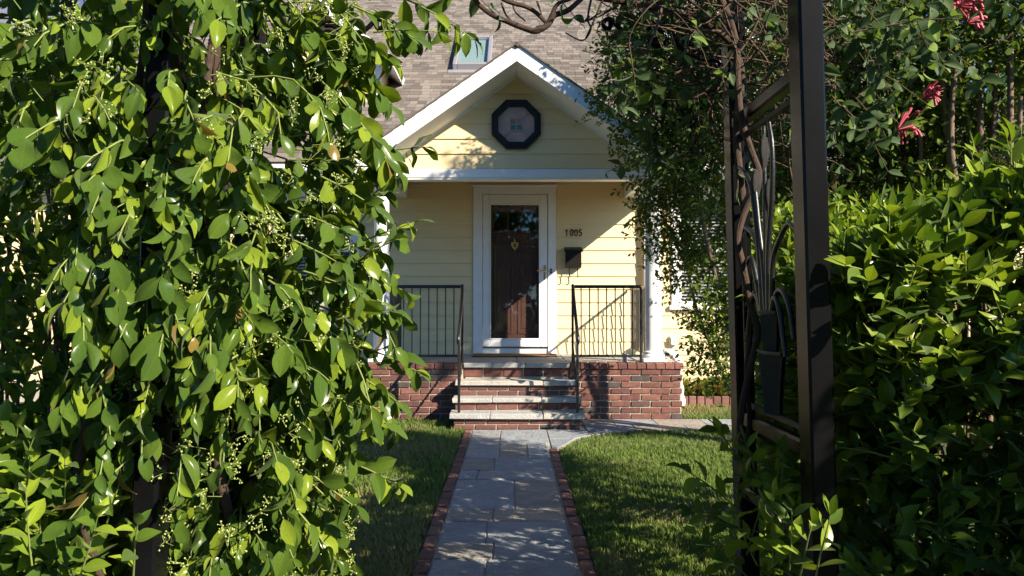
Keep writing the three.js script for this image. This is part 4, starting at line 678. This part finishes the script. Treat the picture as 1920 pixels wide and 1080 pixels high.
  const im = shade(new THREE.InstancedMesh(bud, std(lin(0.3, 0.36, 0.1), { roughness: 0.8 }), buds.length)); im.name = 'flower_buds'; im.userData.kind = 'stuff';
  buds.forEach(([p, s], i) => im.setMatrixAt(i, _m.compose(p.clone().sub(vine.position), _q.identity(), V(s, s, s)))); vine.add(im);
}

// ---------------------------------------------------------------- hedges
// shoots over the outside of a lumpy box: top(x,z) gives its height
function hedge(name, label, x0, x1, z0, z1, top, n, seed, extra, singles = 290, edge = null) {
  const E = edge ?? (() => (x0 > 0 ? x0 : x1));
  const r = rng(seed), pos = V((x0 + x1) / 2, 0, (z0 + z1) / 2), h = thing(name, label, 'hedge', null, pos), leaves = [], stems = [];
  const o = { leaves, stems, pairs: false, size: [0.05, 0.078], step: 0.02, droop: 0.02, wander: 0.1, spread: 0.85, along: 0.7, sag: -0.1, up: 0.6, toSun: 0.95, tumble: 0.6, stemR: 0.0022, terminal: true, skip: 0.05, bare: 0.05 };
  for (let i = 0; i < n; i++) {
    const z = z1 - (z1 - z0) * Math.pow(r(), 1.5), ez = E(z), q = Math.pow(r(), 1.9), x = x0 > 0 ? ez + (x1 - ez) * q : ez - (ez - x0) * q, H = top(x, z), k = r();
    let p, d;
    if (k < 0.34) { p = V(x, H - rr(0.05, 0.16, r), z); d = V(rr(-0.4, 0.4, r), 1, rr(-0.2, 0.5, r)); }
    else { const f = r(), s = f < 0.42 ? 0 : f < 0.9 ? 1 : 2; const y = rr(0.05, H - 0.08, r), dp = rr(0.02, 0.16, r);
      if (s === 0) { const xf = x0 > 0 ? rr(ez > 1.2 ? x0 : ez, 1.5, r) : x; p = V(xf, Math.min(y, top(xf, z1) - 0.05), z1 - dp * 1.6); d = V(rr(-0.5, 0.5, r), 0.55, 1); } else if (s === 1) { const left = x0 > 0; p = V(left ? ez + dp : ez - dp, Math.min(y, top(ez, z) - 0.05), z); d = V(left ? -1 : 1, 0.55, rr(-0.4, 0.6, r)); } else { p = V(x, y, z); d = rdir(r); d.y = Math.abs(d.y); } }
    shoot(o, p, d, rr(0.09, 0.2, r), r);
  }
  for (const [a, b, c, e, D] of extra || []) { const p = at(a, b, D), q = at(c, e, D - 0.06); shoot({ ...o, wander: 0.05, size: [0.045, 0.068] }, p, q.clone().sub(p), p.distanceTo(q), r); }
  dress(h, leaves, L_hedge, PAL_hedge, { singles, seed: seed + 1, lo: L_hedgeLo });
  stuffMesh('shoots', local(merge(stems), h), M.stem, h);
  const wood = []; for (let i = 0; i < 60; i++) { const z = rr(z0 + 0.08, z1 - 0.08, r), x = x0 > 0 ? rr(E(z) + 0.08, x1 - 0.08, r) : rr(x0 + 0.08, E(z) - 0.08, r), H = top(x, z) - 0.08; wood.push(tube([V(x, -0.02, z), V(x + rr(-0.06, 0.06, r), H * 0.5, z + rr(-0.06, 0.06, r)), V(x + rr(-0.12, 0.12, r), H, z + rr(-0.12, 0.12, r))], [0.009, 0.004], 5, 8)); }
  stuffMesh('twigs', local(merge(wood), h), M.twig, h);
  return h;
}
hedge('hedge', 'sunlit glossy hedge beside the vase panel of the iron arbor', 0.70, 2.6, -4.6, -1.62, (x, z) => 1.30 + 0.28 * Math.min(1, Math.max(0, (x - 0.7) / 0.75)) + 0.05 * Math.sin(x * 5 + z * 3) + 0.04 * Math.sin(z * 7) + Math.max(0, x - 1.5) * 0.1, 3600, 77, [[1400, 880, 1340, 800, 1.95], [1390, 960, 1290, 880, 1.9], [1400, 1000, 1300, 950, 1.9], [1420, 1060, 1370, 960, 1.75], [1450, 1060, 1440, 930, 1.7], [1480, 1070, 1485, 960, 1.6], [1530, 1080, 1550, 960, 1.5], [1420, 900, 1400, 830, 1.85], [1450, 930, 1470, 850, 1.8], [1400, 1080, 1340, 1010, 1.8], [1430, 960, 1400, 880, 1.85], [1470, 1000, 1455, 880, 1.75], [1360, 1080, 1310, 1000, 1.9], [1500, 1080, 1520, 985, 1.6], [1400, 1040, 1420, 940, 1.8], [1380, 930, 1400, 860, 1.95]], 290, (z) => Math.max(0.77, -z * 0.33));
hedge('hedge', 'glossy hedge behind the vine covered arbor post, bright new leaves on top', -2.4, -0.93, -4.2, -1.62, (x, z) => 0.93 + 0.08 * Math.sin(x * 6 + z * 2) + Math.max(0, -z - 1.8) * 0.8, 2300, 78, [[60, 1060, 40, 920, 1.5], [150, 1080, 180, 960, 1.5], [250, 1080, 260, 980, 1.55], [20, 940, 60, 830, 1.6], [120, 960, 130, 860, 1.6], [200, 980, 230, 880, 1.65]], 220, (z) => Math.min(-0.93, z * 0.42));

// ---------------------------------------------------------------- honeysuckle: brown tangle over the arbor, grey-green leaves, red flowers
{
  const r = rng(55);
  const hs = thing('honeysuckle', 'honeysuckle with tangled brown stems and red trumpet flowers over the arbor top', 'vine', null, V(0.62, 0, -2.2));
  const P = (list, D) => list.map(([x, y, d]) => at(x, y, D + (d ?? 0)));
  // the gnarled stems over the path
  for (const [pts, D, rad] of [
    [[[850, -70], [885, -8], [915, 22], [955, 42], [990, 56], [1008, 58], [1026, 46], [1040, 30], [1062, 20], [1082, 4], [1130, -40]], 2.0, [0.0055, 0.006, 0.007, 0.008, 0.0075, 0.0065, 0.0055]],
    [[[900, -40], [945, -2], [985, 12], [1005, 24], [1024, 42]], 2.0, [0.006, 0.0055, 0.005]], [[[1026, 46], [1034, 26], [1046, 8], [1075, -4], [1110, -30]], 2.0, [0.006, 0.005, 0.0045]],
    [[[1395, 850], [1388, 800], [1396, 740], [1410, 670], [1420, 620], [1408, 570], [1392, 500], [1384, 450], [1392, 405], [1410, 370], [1424, 330], [1408, 280], [1390, 220], [1382, 150], [1380, 80], [1350, 0], [1300, -60]], 2.02, [0.009, 0.0085, 0.0085, 0.009, 0.009]],
    [[[1400, 840], [1405, 780], [1400, 700], [1404, 640]], 2.05, [0.007, 0.005]],
    [[[1395, 400], [1380, 250], [1390, 130], [1350, 60], [1250, 20], [1120, -5], [1000, -30]], 2.1, [0.01, 0.009, 0.008]]])
    mesh('woody_stem', local(tube(P(pts, D).map((v) => v.addScaledVector(rdir(r), 0.002)), rad, 9, pts.length * 6), hs), M.vineBark, hs);
  // bare side twigs over the roof view
  for (const pts of [[[1110, -10], [1102, 35], [1108, 55], [1092, 76], [1060, 62]], [[1130, 0], [1112, 42], [1098, 72]], [[960, -10], [965, 20], [985, 40]], [[1105, 30], [1098, 40], [1125, 25], [1150, 15]], [[940, 5], [950, 30], [975, 50]], [[1000, 58], [1008, 50], [1018, 48]], [[1160, 10], [1125, 30], [1100, 40]], [[1007, 2], [1018, 36]]]) mesh('bare_twig', local(tube(P(pts, 2.02), [0.0032, 0.0022, 0.0018], 5, pts.length * 4), hs), M.vineBark, hs);
  // the tangle
  const tw = [], ends = [];
  for (let i = 0; i < 950; i++) {
    const c = V(rr(0.3, 1.0, r), rr(1.55, 2.6, r), rr(-2.45, -1.8, r)), low = 2.02 - 0.42 * Math.min(1, Math.max(0, (c.x / -c.z * 2.1 - 0.3) / 0.35));
    if (c.y < low || c.x / -c.z > 0.37 || (c.y < 1.9 && c.z > -2.15)) continue;
    let d = V(rr(-1, 1, r), rr(-0.7, 0.4, r), rr(-0.6, 0.6, r)).normalize(); const pts = [c.clone()];
    for (let k = 0; k < 7; k++) { d.addScaledVector(rdir(r), 0.42).normalize(); c.addScaledVector(d, rr(0.025, 0.06, r)); c.z = Math.min(c.z, -1.72); if (c.x / -c.z > 0.4) { c.x = -0.4 * c.z; d.x = -Math.abs(d.x); } if (c.x < 0.26) { c.x = 0.26; d.x = Math.abs(d.x); } if (c.y < 1.82 && c.z > -2.15) { c.y = 1.82; d.y = Math.abs(d.y); } if (c.y < 1.5) { c.y = 1.5; d.y = Math.abs(d.y); } pts.push(c.clone()); }
    tw.push(tube(pts, [rr(0.0012, 0.004, r), 0.001], 4, 12, false)); if (i % 4 === 0) ends.push([c.clone(), d.clone()]);
  }
  stuffMesh('tangled_twigs', local(merge(tw), hs), M.twig, hs);
  // leafy runners that hang over the hedge, and along the top
  const leaves = [], stems = [], o = { leaves, stems, pairs: true, size: [0.04, 0.068], step: 0.042, droop: 0.2, wander: 0.14, spread: 0.9, along: 0.3, sag: 0.2, up: 0.5, toSun: 0.3, tumble: 0.9, stemR: 0.0018, skip: 0.15, bare: 0.05 };
  for (const [x0, y0, x1, y1, D] of [[1000, -25, 1125, 15, 2.0], [1130, -30, 1235, 15, 2.1], [1230, -25, 1335, 30, 2.1], [1330, -25, 1430, 30, 2.1], [1150, 0, 1200, 70, 2.15], [870, -30, 950, 15, 2.0], [1560, -40, 1760, 60, 1.95], [1560, 30, 1720, 130, 1.95], [1600, 60, 1830, 20, 1.9], [1560, 100, 1740, 180, 2.0], [1555, 150, 1690, 240, 2.0], [1560, 180, 1620, 230, 1.95], [1620, 120, 1750, 170, 2.05], [1700, -40, 1860, 40, 1.95], [1640, 0, 1760, 110, 2.1], [1580, 200, 1720, 262, 2.0], [1350, 130, 1365, 190, 2.1], [1400, -20, 1560, 60, 2.2], [1570, 60, 1660, 110, 2.2], [1600, 170, 1700, 215, 2.15], [1660, 30, 1800, 60, 2.1]]) { const a = at(x0, y0, D), b = at(x1, y1, D); shoot(o, a, b.clone().sub(a), a.distanceTo(b), r); }
  for (const [p, d] of ends) shoot({ ...o, skip: 0.45, size: [0.03, 0.055] }, p, d, rr(0.08, 0.2, r), r);
  for (let i = 0; i < 60; i++) { const p = V(rr(0.3, 1.25, r), rr(1.85, 2.5, r), rr(-2.4, -1.95, r)); shoot({ ...o, skip: 0.1 }, p, V(rr(-0.6, 1, r), rr(-0.8, 0.3, r), rr(-0.4, 0.6, r)), rr(0.15, 0.34, r), r); }
  dress(hs, leaves, L_honey, PAL_honey, { singles: 160, seed: 56, mat: M.leafDull, lo: L_honey });
  stuffMesh('runners', local(merge(stems), hs), M.twig, hs);
  const petal = std(lin(0.42, 0.03, 0.065), { roughness: 0.6, transmission: 0.3, thickness: 0 }), throat = std(lin(0.75, 0.4, 0.25), { roughness: 0.7 });
  for (const [x, y, D, s, dx] of [[1708, 240, 1.9, 1.15, 1], [1748, 182, 1.95, 0.85, 1], [1820, 8, 1.85, 1.05, 1], [1835, 40, 1.87, 1.0, 1], [1785, 5, 2.0, 0.7, -1], [1840, -12, 1.9, 0.9, 1]]) {
    const c = at(x - 22 * dx * s, y + 4, D), f = new THREE.Group(); f.name = 'flower'; f.position.copy(c).sub(hs.position); hs.add(f);
    for (let k = 0; k < 15; k++) { const d = V(dx * rr(0.3, 1, r), rr(-0.7, 0.9, r), rr(-0.8, 0.9, r)).normalize(), L = rr(0.028, 0.048, r) * s, up = V(0, rr(0.004, 0.014, r), 0); const b = d.clone().multiplyScalar(L); mesh('trumpet', tube([V(0, 0, 0), b.clone().multiplyScalar(0.45).add(up), b.clone().multiplyScalar(0.85).add(up.clone().multiplyScalar(1.6)), b.clone().multiplyScalar(1.02).add(up.clone().multiplyScalar(rr(-0.6, 2.4, r)))], [0.0012, 0.0016, 0.0026, 0.0042], 6, 9, false), petal, f); if (k % 3 === 0) mesh('stamen', tube([b.clone().add(up), b.clone().multiplyScalar(1.3).add(up)], 0.0007, 3, 2), throat, f); }
  }
}

// ---------------------------------------------------------------- trees
// stems: list of polylines with radii; crown: ellipsoids [x,y,z,rx,ry,rz,weight]; leaves are set on short sprays round points in the crown
function tree(name, label, base, stemsDef, crown, nSpray, leafSize, pal, mat, seed, o2 = {}) {
  const r = rng(seed), t = thing(name, label, 'tree', o2.group, base), leaves = [], tw = [];
  for (const [pts, rad] of stemsDef) mesh('trunk', local(tube(pts, rad, 9, pts.length * 5), t), M.myrtleBark, t);
  const tot = crown.reduce((a, c) => a + (c[6] ?? 1), 0);
  for (let i = 0; i < nSpray; i++) {
    let k = r() * tot, c = crown[0]; for (const e of crown) { k -= e[6] ?? 1; if (k <= 0) { c = e; break; } }
    const u = rdir(r), q = Math.pow(r(), o2.fill ?? 0.45), p = V(c[0] + u.x * c[3] * q, c[1] + u.y * c[4] * q, c[2] + u.z * c[5] * q);
    const d = u.clone().add(V(0, 0.15, 0)).addScaledVector(rdir(r), 0.7).normalize(), L = rr(0.12, 0.3, r) * (o2.spray ?? 1), n = o2.per ?? 12;
    const tip = p.clone().addScaledVector(d, L); if (i % 2 === 0) tw.push(tube([p.clone().addScaledVector(d, -L * 0.7), p, tip], [0.003, 0.0014], 3, 3, false));
    for (let j = 0; j < n; j++) { const f = (j + 0.5) / n, side = rdir(r).addScaledVector(d, 0.4).normalize(); leaves.push({ p: p.clone().addScaledVector(d, L * f).addScaledVector(side, leafSize * 0.3), d: side, n: V(0, 1, 0).addScaledVector(rdir(r), 0.9).addScaledVector(SUN, 0.3), s: leafSize * rr(0.65, 1.2, r) }); }
  }
  dress(t, leaves, o2.geos ?? L_small, pal, { singles: o2.singles ?? 0, seed: seed + 3, mat });
  if (tw.length) stuffMesh('branchlets', local(merge(tw), t), M.twig, t);
  return t;
}
function fan(base, tops, r0, seed) { const r = rng(seed); return tops.map(([x, y, z, k]) => { const e = V(x, y, z), s = base.clone().add(V(rr(-0.08, 0.08, r), 0, rr(-0.08, 0.08, r))), pts = [s]; for (let i = 1; i <= 5; i++) { const t = i / 5; pts.push(s.clone().lerp(e, t).add(V(rr(-0.04, 0.04, r), -0.12 * Math.sin(t * 3.14), rr(-0.04, 0.04, r)))); } return [pts, [r0 * (k ?? 1), r0 * 0.75 * (k ?? 1), r0 * 0.45 * (k ?? 1)]]; }); }
// the dark small-leaved tree before the porch column
{
  const b = V(2.3, 0, -7.6), far = (py) => (py > 540 ? 7.2 : py > 340 ? 7.95 : 7.4), X = (px, py) => { const p = at(px, py, far(py)); return [p.x, p.y]; };
  const el = (px, py, rx, ry, w = 1, rz = 0.6, dz = 0) => { const [x, y] = X(px, py); return [x, y, -far(py) + dz, rx * 1.08, ry * 1.08, rz, w]; };
  tree('small_leaved_tree', 'dark small-leaved tree hanging over the porch column and front window', b,
    fan(b, [[1.5, 3.2, -7.5], [1.9, 3.6, -7.2], [2.4, 3.4, -7.5], [1.5, 2.1, -7.95, 0.7], [2.4, 2.9, -7.3], [1.9, 1.15, -7.2, 0.6]], 0.034, 4),
    [el(1230, 150, 0.5, 0.62, 1.6), el(1320, 60, 0.62, 0.7, 1.5), el(1330, 230, 0.5, 0.6, 1.2), el(1260, 290, 0.34, 0.45, 0.8, 0.4), el(1250, 400, 0.24, 0.38, 0.55, 0.3), el(1330, 440, 0.26, 0.34, 0.3, 0.4), el(1300, 500, 0.24, 0.28, 0.3, 0.35), el(1350, 650, 0.24, 0.27, 0.5, 0.35), el(1360, 575, 0.18, 0.2, 0.18, 0.3), el(1420, 120, 0.6, 0.7, 1.1), el(1420, 300, 0.3, 0.5, 0.5)],
    2700, 0.053, PAL_myrtle, M.leafDull, 91, { singles: 260, per: 13, fill: 0.5 });
}
// multi-stemmed crape myrtles behind the hedge
const MY = 'crape myrtles behind the hedge';
{
  const b = at(1840, 430, 3.9).setY(0), T = (px, py, D, k) => { const p = at(px, py, D); return [p.x, p.y, p.z, k]; };
  tree('crape_myrtle', 'crape myrtle with fanned bare brown trunks rising behind the hedge', b, fan(at(1840, 470, 3.9).setY(0.2), [T(1755, 150, 3.9), T(1790, 70, 3.8), T(1815, 130, 4.1, 0.8), T(1830, 0, 3.9), T(1860, 40, 4.0), T(1905, 60, 3.8), T(1960, 40, 3.9), T(1725, 230, 4.0, 0.7), T(1930, 180, 3.7, 0.8)], 0.027, 5),
    [[2.35, 2.75, -3.95, 0.8, 0.42, 0.5, 1.3], [1.85, 2.55, -4.05, 0.5, 0.45, 0.45, 0.9], [2.9, 2.6, -3.9, 0.7, 0.55, 0.5, 0.8], [2.65, 1.95, -4.15, 0.6, 0.35, 0.35, 0.4], [2.1, 2.1, -4.2, 0.5, 0.35, 0.35, 0.4]], 1350, 0.045, PAL_myrtle, M.leafDull, 92, { per: 12, fill: 0.6, singles: 120, group: MY });
  const b2 = at(1700, 450, 4.5).setY(0);
  tree('crape_myrtle', 'slender crape myrtle stems between the hedge and the house window', b2, fan(b2, [T(1560, 300, 4.5), T(1590, 220, 4.6), T(1640, 170, 4.5), T(1665, 220, 4.3, 0.8), T(1700, 130, 4.5), T(1745, 210, 4.7), T(1600, 340, 4.6, 0.8), T(1560, 380, 4.5, 0.7)], 0.024, 6),
    [[1.9, 2.45, -4.55, 0.55, 0.45, 0.45, 1.2], [2.3, 2.1, -4.7, 0.5, 0.5, 0.45, 1], [1.75, 1.95, -4.6, 0.35, 0.35, 0.35, 0.6], [2.5, 2.5, -4.6, 0.4, 0.5, 0.4, 0.6], [1.42, 1.75, -4.6, 0.2, 0.55, 0.35, 0.7]], 1100, 0.045, PAL_myrtle, M.leafDull, 93, { per: 12, fill: 0.6, singles: 60, group: MY });
  const b3 = V(5.4, 0, -9.3);
  tree('crape_myrtle', 'crape myrtle thicket at the corner of the yellow house', b3, fan(b3, [[4.8, 3, -9.3], [5.4, 3.4, -9.2], [6.0, 3, -9.4], [5.0, 2.6, -9.5]], 0.035, 7), [[4.7, 2.9, -9.4, 0.9, 0.8, 0.5, 1], [5.7, 3.1, -9.3, 1.0, 1.0, 0.5, 1], [5.4, 1.8, -9.4, 0.8, 0.6, 0.5, 0.7], [6.7, 3.2, -9.0, 1.0, 1.2, 0.6, 1]], 1200, 0.055, PAL_myrtle, M.leafDull, 94, { per: 12, fill: 0.6, group: MY });
  // a taller tree that shades the small-leaved tree
  const b4 = V(5.4, 0, -4.3);
  tree('shade_tree', 'tall leafy tree beyond the hedge whose crown shades the dark small-leaved tree', b4, fan(b4, [[4.6, 5.0, -4.8, 1.4], [5.2, 5.6, -4.4, 1.6], [5.9, 5.0, -4.2, 1.3], [5.2, 4.4, -5.1]], 0.06, 8), [[4.45, 5.15, -4.9, 1.0, 0.85, 0.85, 1.3], [5.3, 5.6, -4.4, 1.0, 0.85, 0.85, 1.2], [4.9, 6.1, -4.5, 0.9, 0.7, 0.8, 1]], 1500, 0.07, PAL_myrtle, M.leafDull, 95, { per: 12, fill: 0.55 });
}
// tall trees beyond the end of the house
for (const [x, z, h, s] of [[9.6, -12.5, 9, 0], [12.5, -15, 10.5, 1]]) { const b = V(x, 0, z); tree('tall_tree', ['leafy tree beyond the house corner behind the crape myrtles', 'tallest tree far beyond the house corner'][s], b, [[[b.clone(), V(x, h * 0.4, z), V(x + 0.2, h * 0.8, z)], [0.2, 0.14, 0.06]]], [[x, h * 0.58, z, h * 0.3, h * 0.42, h * 0.3, 1], [x - 1.4, h * 0.4, z, 2, 2.4, 2, 0.5]], 900, 0.16, PAL_myrtle, M.leafDull, 300 + s, { per: 10, spray: 3, fill: 0.55 }); }
// a dense evergreen beside the viewer that keeps the sun off the foot of the hedge
tree('evergreen_shrub', 'dense round evergreen shrub on the street side of the hedge', V(2.15, 0, -0.5), fan(V(2.15, 0, -0.5), [[1.9, 1.4, -0.4], [2.4, 1.5, -0.6], [2.1, 1.7, -0.5]], 0.03, 9), [[2.15, 1.32, -0.5, 0.74, 0.62, 0.7, 1], [2.15, 0.65, -0.5, 0.76, 0.6, 0.72, 0.7]], 950, 0.08, PAL_myrtle, M.leafDull, 96, { per: 9, fill: 0.4 });
// trees across the street behind the viewer, which the door glass mirrors
for (const [x, z, h, s] of [[-6.5, 17, 9.5, 1], [-1.5, 18, 10, 2], [3.5, 17, 9.5, 3], [8.5, 18, 10.5, 4], [-12, 19, 9, 5]]) {
  const b = V(x, 0, z);
  tree('street_tree', ['', 'round leafy tree across the street facing the window beside the vine', 'tall leafy tree across the street facing the front door', 'leafy tree across the street facing the mailbox', 'tallest tree across the street facing the crape myrtles', 'leafy tree across the street at the end of the row'][s], b, [[[b.clone(), V(x, h * 0.35, z), V(x + 0.2, h * 0.7, z)], [0.22, 0.16, 0.08]]], [[x, h * 0.58, z, h * 0.31, h * 0.42, h * 0.3, 1], [x + 1, h * 0.3, z - 0.6, h * 0.26, h * 0.28, h * 0.22, 0.6]], 640, 0.46, PAL_myrtle, M.leafDull, 200 + s, { per: 7, spray: 4, fill: 0.6, group: 'trees across the street' });
}

// ---------------------------------------------------------------- lilies in the bed
{
  const r = rng(61);
  const strap = leafGeo({ w: 0.06, peak: 0.3, tip: 0.7, fold: 0.5, curl: 1.1, rows: 6 });
  const cols = [[0.2, 0.3, 0.03], [0.32, 0.4, 0.05], [0.55, 0.33, 0.04], [0.5, 0.2, 0.03], [0.45, 0.42, 0.08]].map((c) => leafMat(c, { clearcoat: 0.1 }));
  for (let k = 0; k < 16; k++) {
    const p = V(2.02 + (k % 8) * 0.2 + rr(-0.05, 0.05, r), 0.07, -10.1 - Math.floor(k / 8) * 0.12 + rr(-0.03, 0.03, r));
    const l = thing('lily_clump', 'clump of strap leaves, green turning orange, in the bed under the window', 'plant', 'lily clumps in the flower bed', p);
    for (let j = 0; j < 26; j++) { const a = rr(0, 6.28, r), d = V(Math.cos(a) * 0.5, 1, Math.sin(a) * 0.5).normalize(), m = mesh('leaf', strap, cols[r() < 0.2 ? 0 : r() < 0.5 ? 1 : r() < 0.5 ? 2 : r() < 0.5 ? 3 : 4], l, V(rr(-0.03, 0.03, r), 0, rr(-0.03, 0.03, r))); m.quaternion.copy(frame(d, V(-Math.cos(a), 0.3, -Math.sin(a)))); m.scale.set(0.5, rr(0.36, 0.56, r), 0.5); }
  }
  const fl = thing('white_flower', 'white bloom among the orange lilies in the bed', 'flower', null, V(at(1300, 720, 10.05).x, 0.07, -10.05));
  mesh('stem', tube([V(0, 0, 0), V(0.01, 0.1, 0), V(0, 0.2, 0)], 0.004, 5, 5), M.stem, fl);
  const pet = leafGeo({ w: 0.7, peak: 0.6, tip: 0.6, fold: 0.2, curl: 0.8, rows: 4 }), pm = std(lin(0.75, 0.73, 0.7), { roughness: 0.7 });
  for (let k = 0; k < 10; k++) { const a = k * 0.63, m = mesh('petal', pet, pm, fl, V(0, 0.2, 0)); m.quaternion.copy(frame(V(Math.cos(a), 0.5 + (k % 2) * 0.6, Math.sin(a)), V(0, 1, 0))); m.scale.setScalar(0.055); }
}

// ---------------------------------------------------------------- grass
{
  const r = rng(71);
  const nz = (x, z) => fbm(((x * 0.13) % 1 + 1) % 1, ((z * 0.13) % 1 + 1) % 1, 0, 3);
  const inWalk = (x, z) => { if (x > -0.47 && x < 0.4 && z > -8.03) return true; if (z < -6.75 && x > 0.36) { const e = z > -7.45 ? 0.38 + (-6.75 - z) / 0.7 * 0.24 : z > -7.93 ? 0.62 + (-7.45 - z) / 0.48 * 0.58 : z > -8.06 ? 1.2 + (-7.93 - z) / 0.13 * 4 : 99; if (x < e && z > -8.73) return true; } return false; };
  const P = [], N = [], C = [], I = [];
  for (let i = 0; i < 64000; i++) {
    const D = 3.2 + Math.pow(r(), 1.3) * 6.9, x = rr(-0.37 * D - 0.2, 0.34 * D + 0.1, r); if (inWalk(x, -D)) continue;
    if (D > DB - 0.02 && x > -1.78 && x < 1.88) continue; if (D > 8.0 && x > -0.66 && x < 0.76) continue; if (D > 9.93 && x > 1.9) continue; if (D > 10.3) continue;
    const n = nz(x, -D), dry = Math.max(0, Math.min(1, (n - 0.5) * 5 + (D > 8.6 ? 0.5 : 0) + (Math.hypot(x + 1.05, D - 4.55) < 0.28 ? 0.9 : 0) - 0.1)), edge = Math.abs(x + 0.5) < 0.08 || Math.abs(x - 0.43) < 0.08 ? 1.2 : 1, s = rr(0.75, 1.25, r) * edge;
    for (let k = 0; k < 5; k++) {
      const a = rr(0, 6.28, r), bx = x + rr(-0.016, 0.016, r), bz = -D + rr(-0.016, 0.016, r), h = rr(0.022, 0.046, r) * s, w = 0.0024, lx = Math.cos(a), lz = Math.sin(a), bend = rr(0.2, 0.9, r) * h, b = P.length / 3;
      const c = mixc(mixc([0.095, 0.165, 0.022], [0.17, 0.25, 0.04], r()), [0.36, 0.3, 0.13], dry * (r() < 0.65 ? 0.85 : 0.2) + (r() < 0.06 ? 0.5 : 0));
      for (const [t, q] of [[0, -1], [0, 1], [0.55, -0.85], [0.55, 0.85], [1, 0]]) { P.push(bx + lx * bend * t * t - lz * q * w, h * t, bz + lz * bend * t * t + lx * q * w); N.push(-lx * t, 1, -lz * t); C.push(...c); }
      I.push(b, b + 1, b + 3, b, b + 3, b + 2, b + 2, b + 3, b + 4);
    }
  }
  const g = new THREE.BufferGeometry(); g.setAttribute('position', new THREE.Float32BufferAttribute(P, 3)); g.setAttribute('normal', new THREE.Float32BufferAttribute(N, 3)); g.setAttribute('color', new THREE.Float32BufferAttribute(C, 3)); g.setIndex(I); tris += I.length / 3;
  tag(mesh('grass', g, std(0xffffff, { roughness: 0.95, transmission: 0.3, thickness: 0, specularIntensity: 0.4, vertexColors: true, side: THREE.DoubleSide })), 'short green lawn grass with straw patches on both sides of the walk', 'grass', null, 'stuff');
}
scene.traverse((o) => { if (o.isMesh && !o.isSky) shade(o); });
renderer.render(scene, camera);
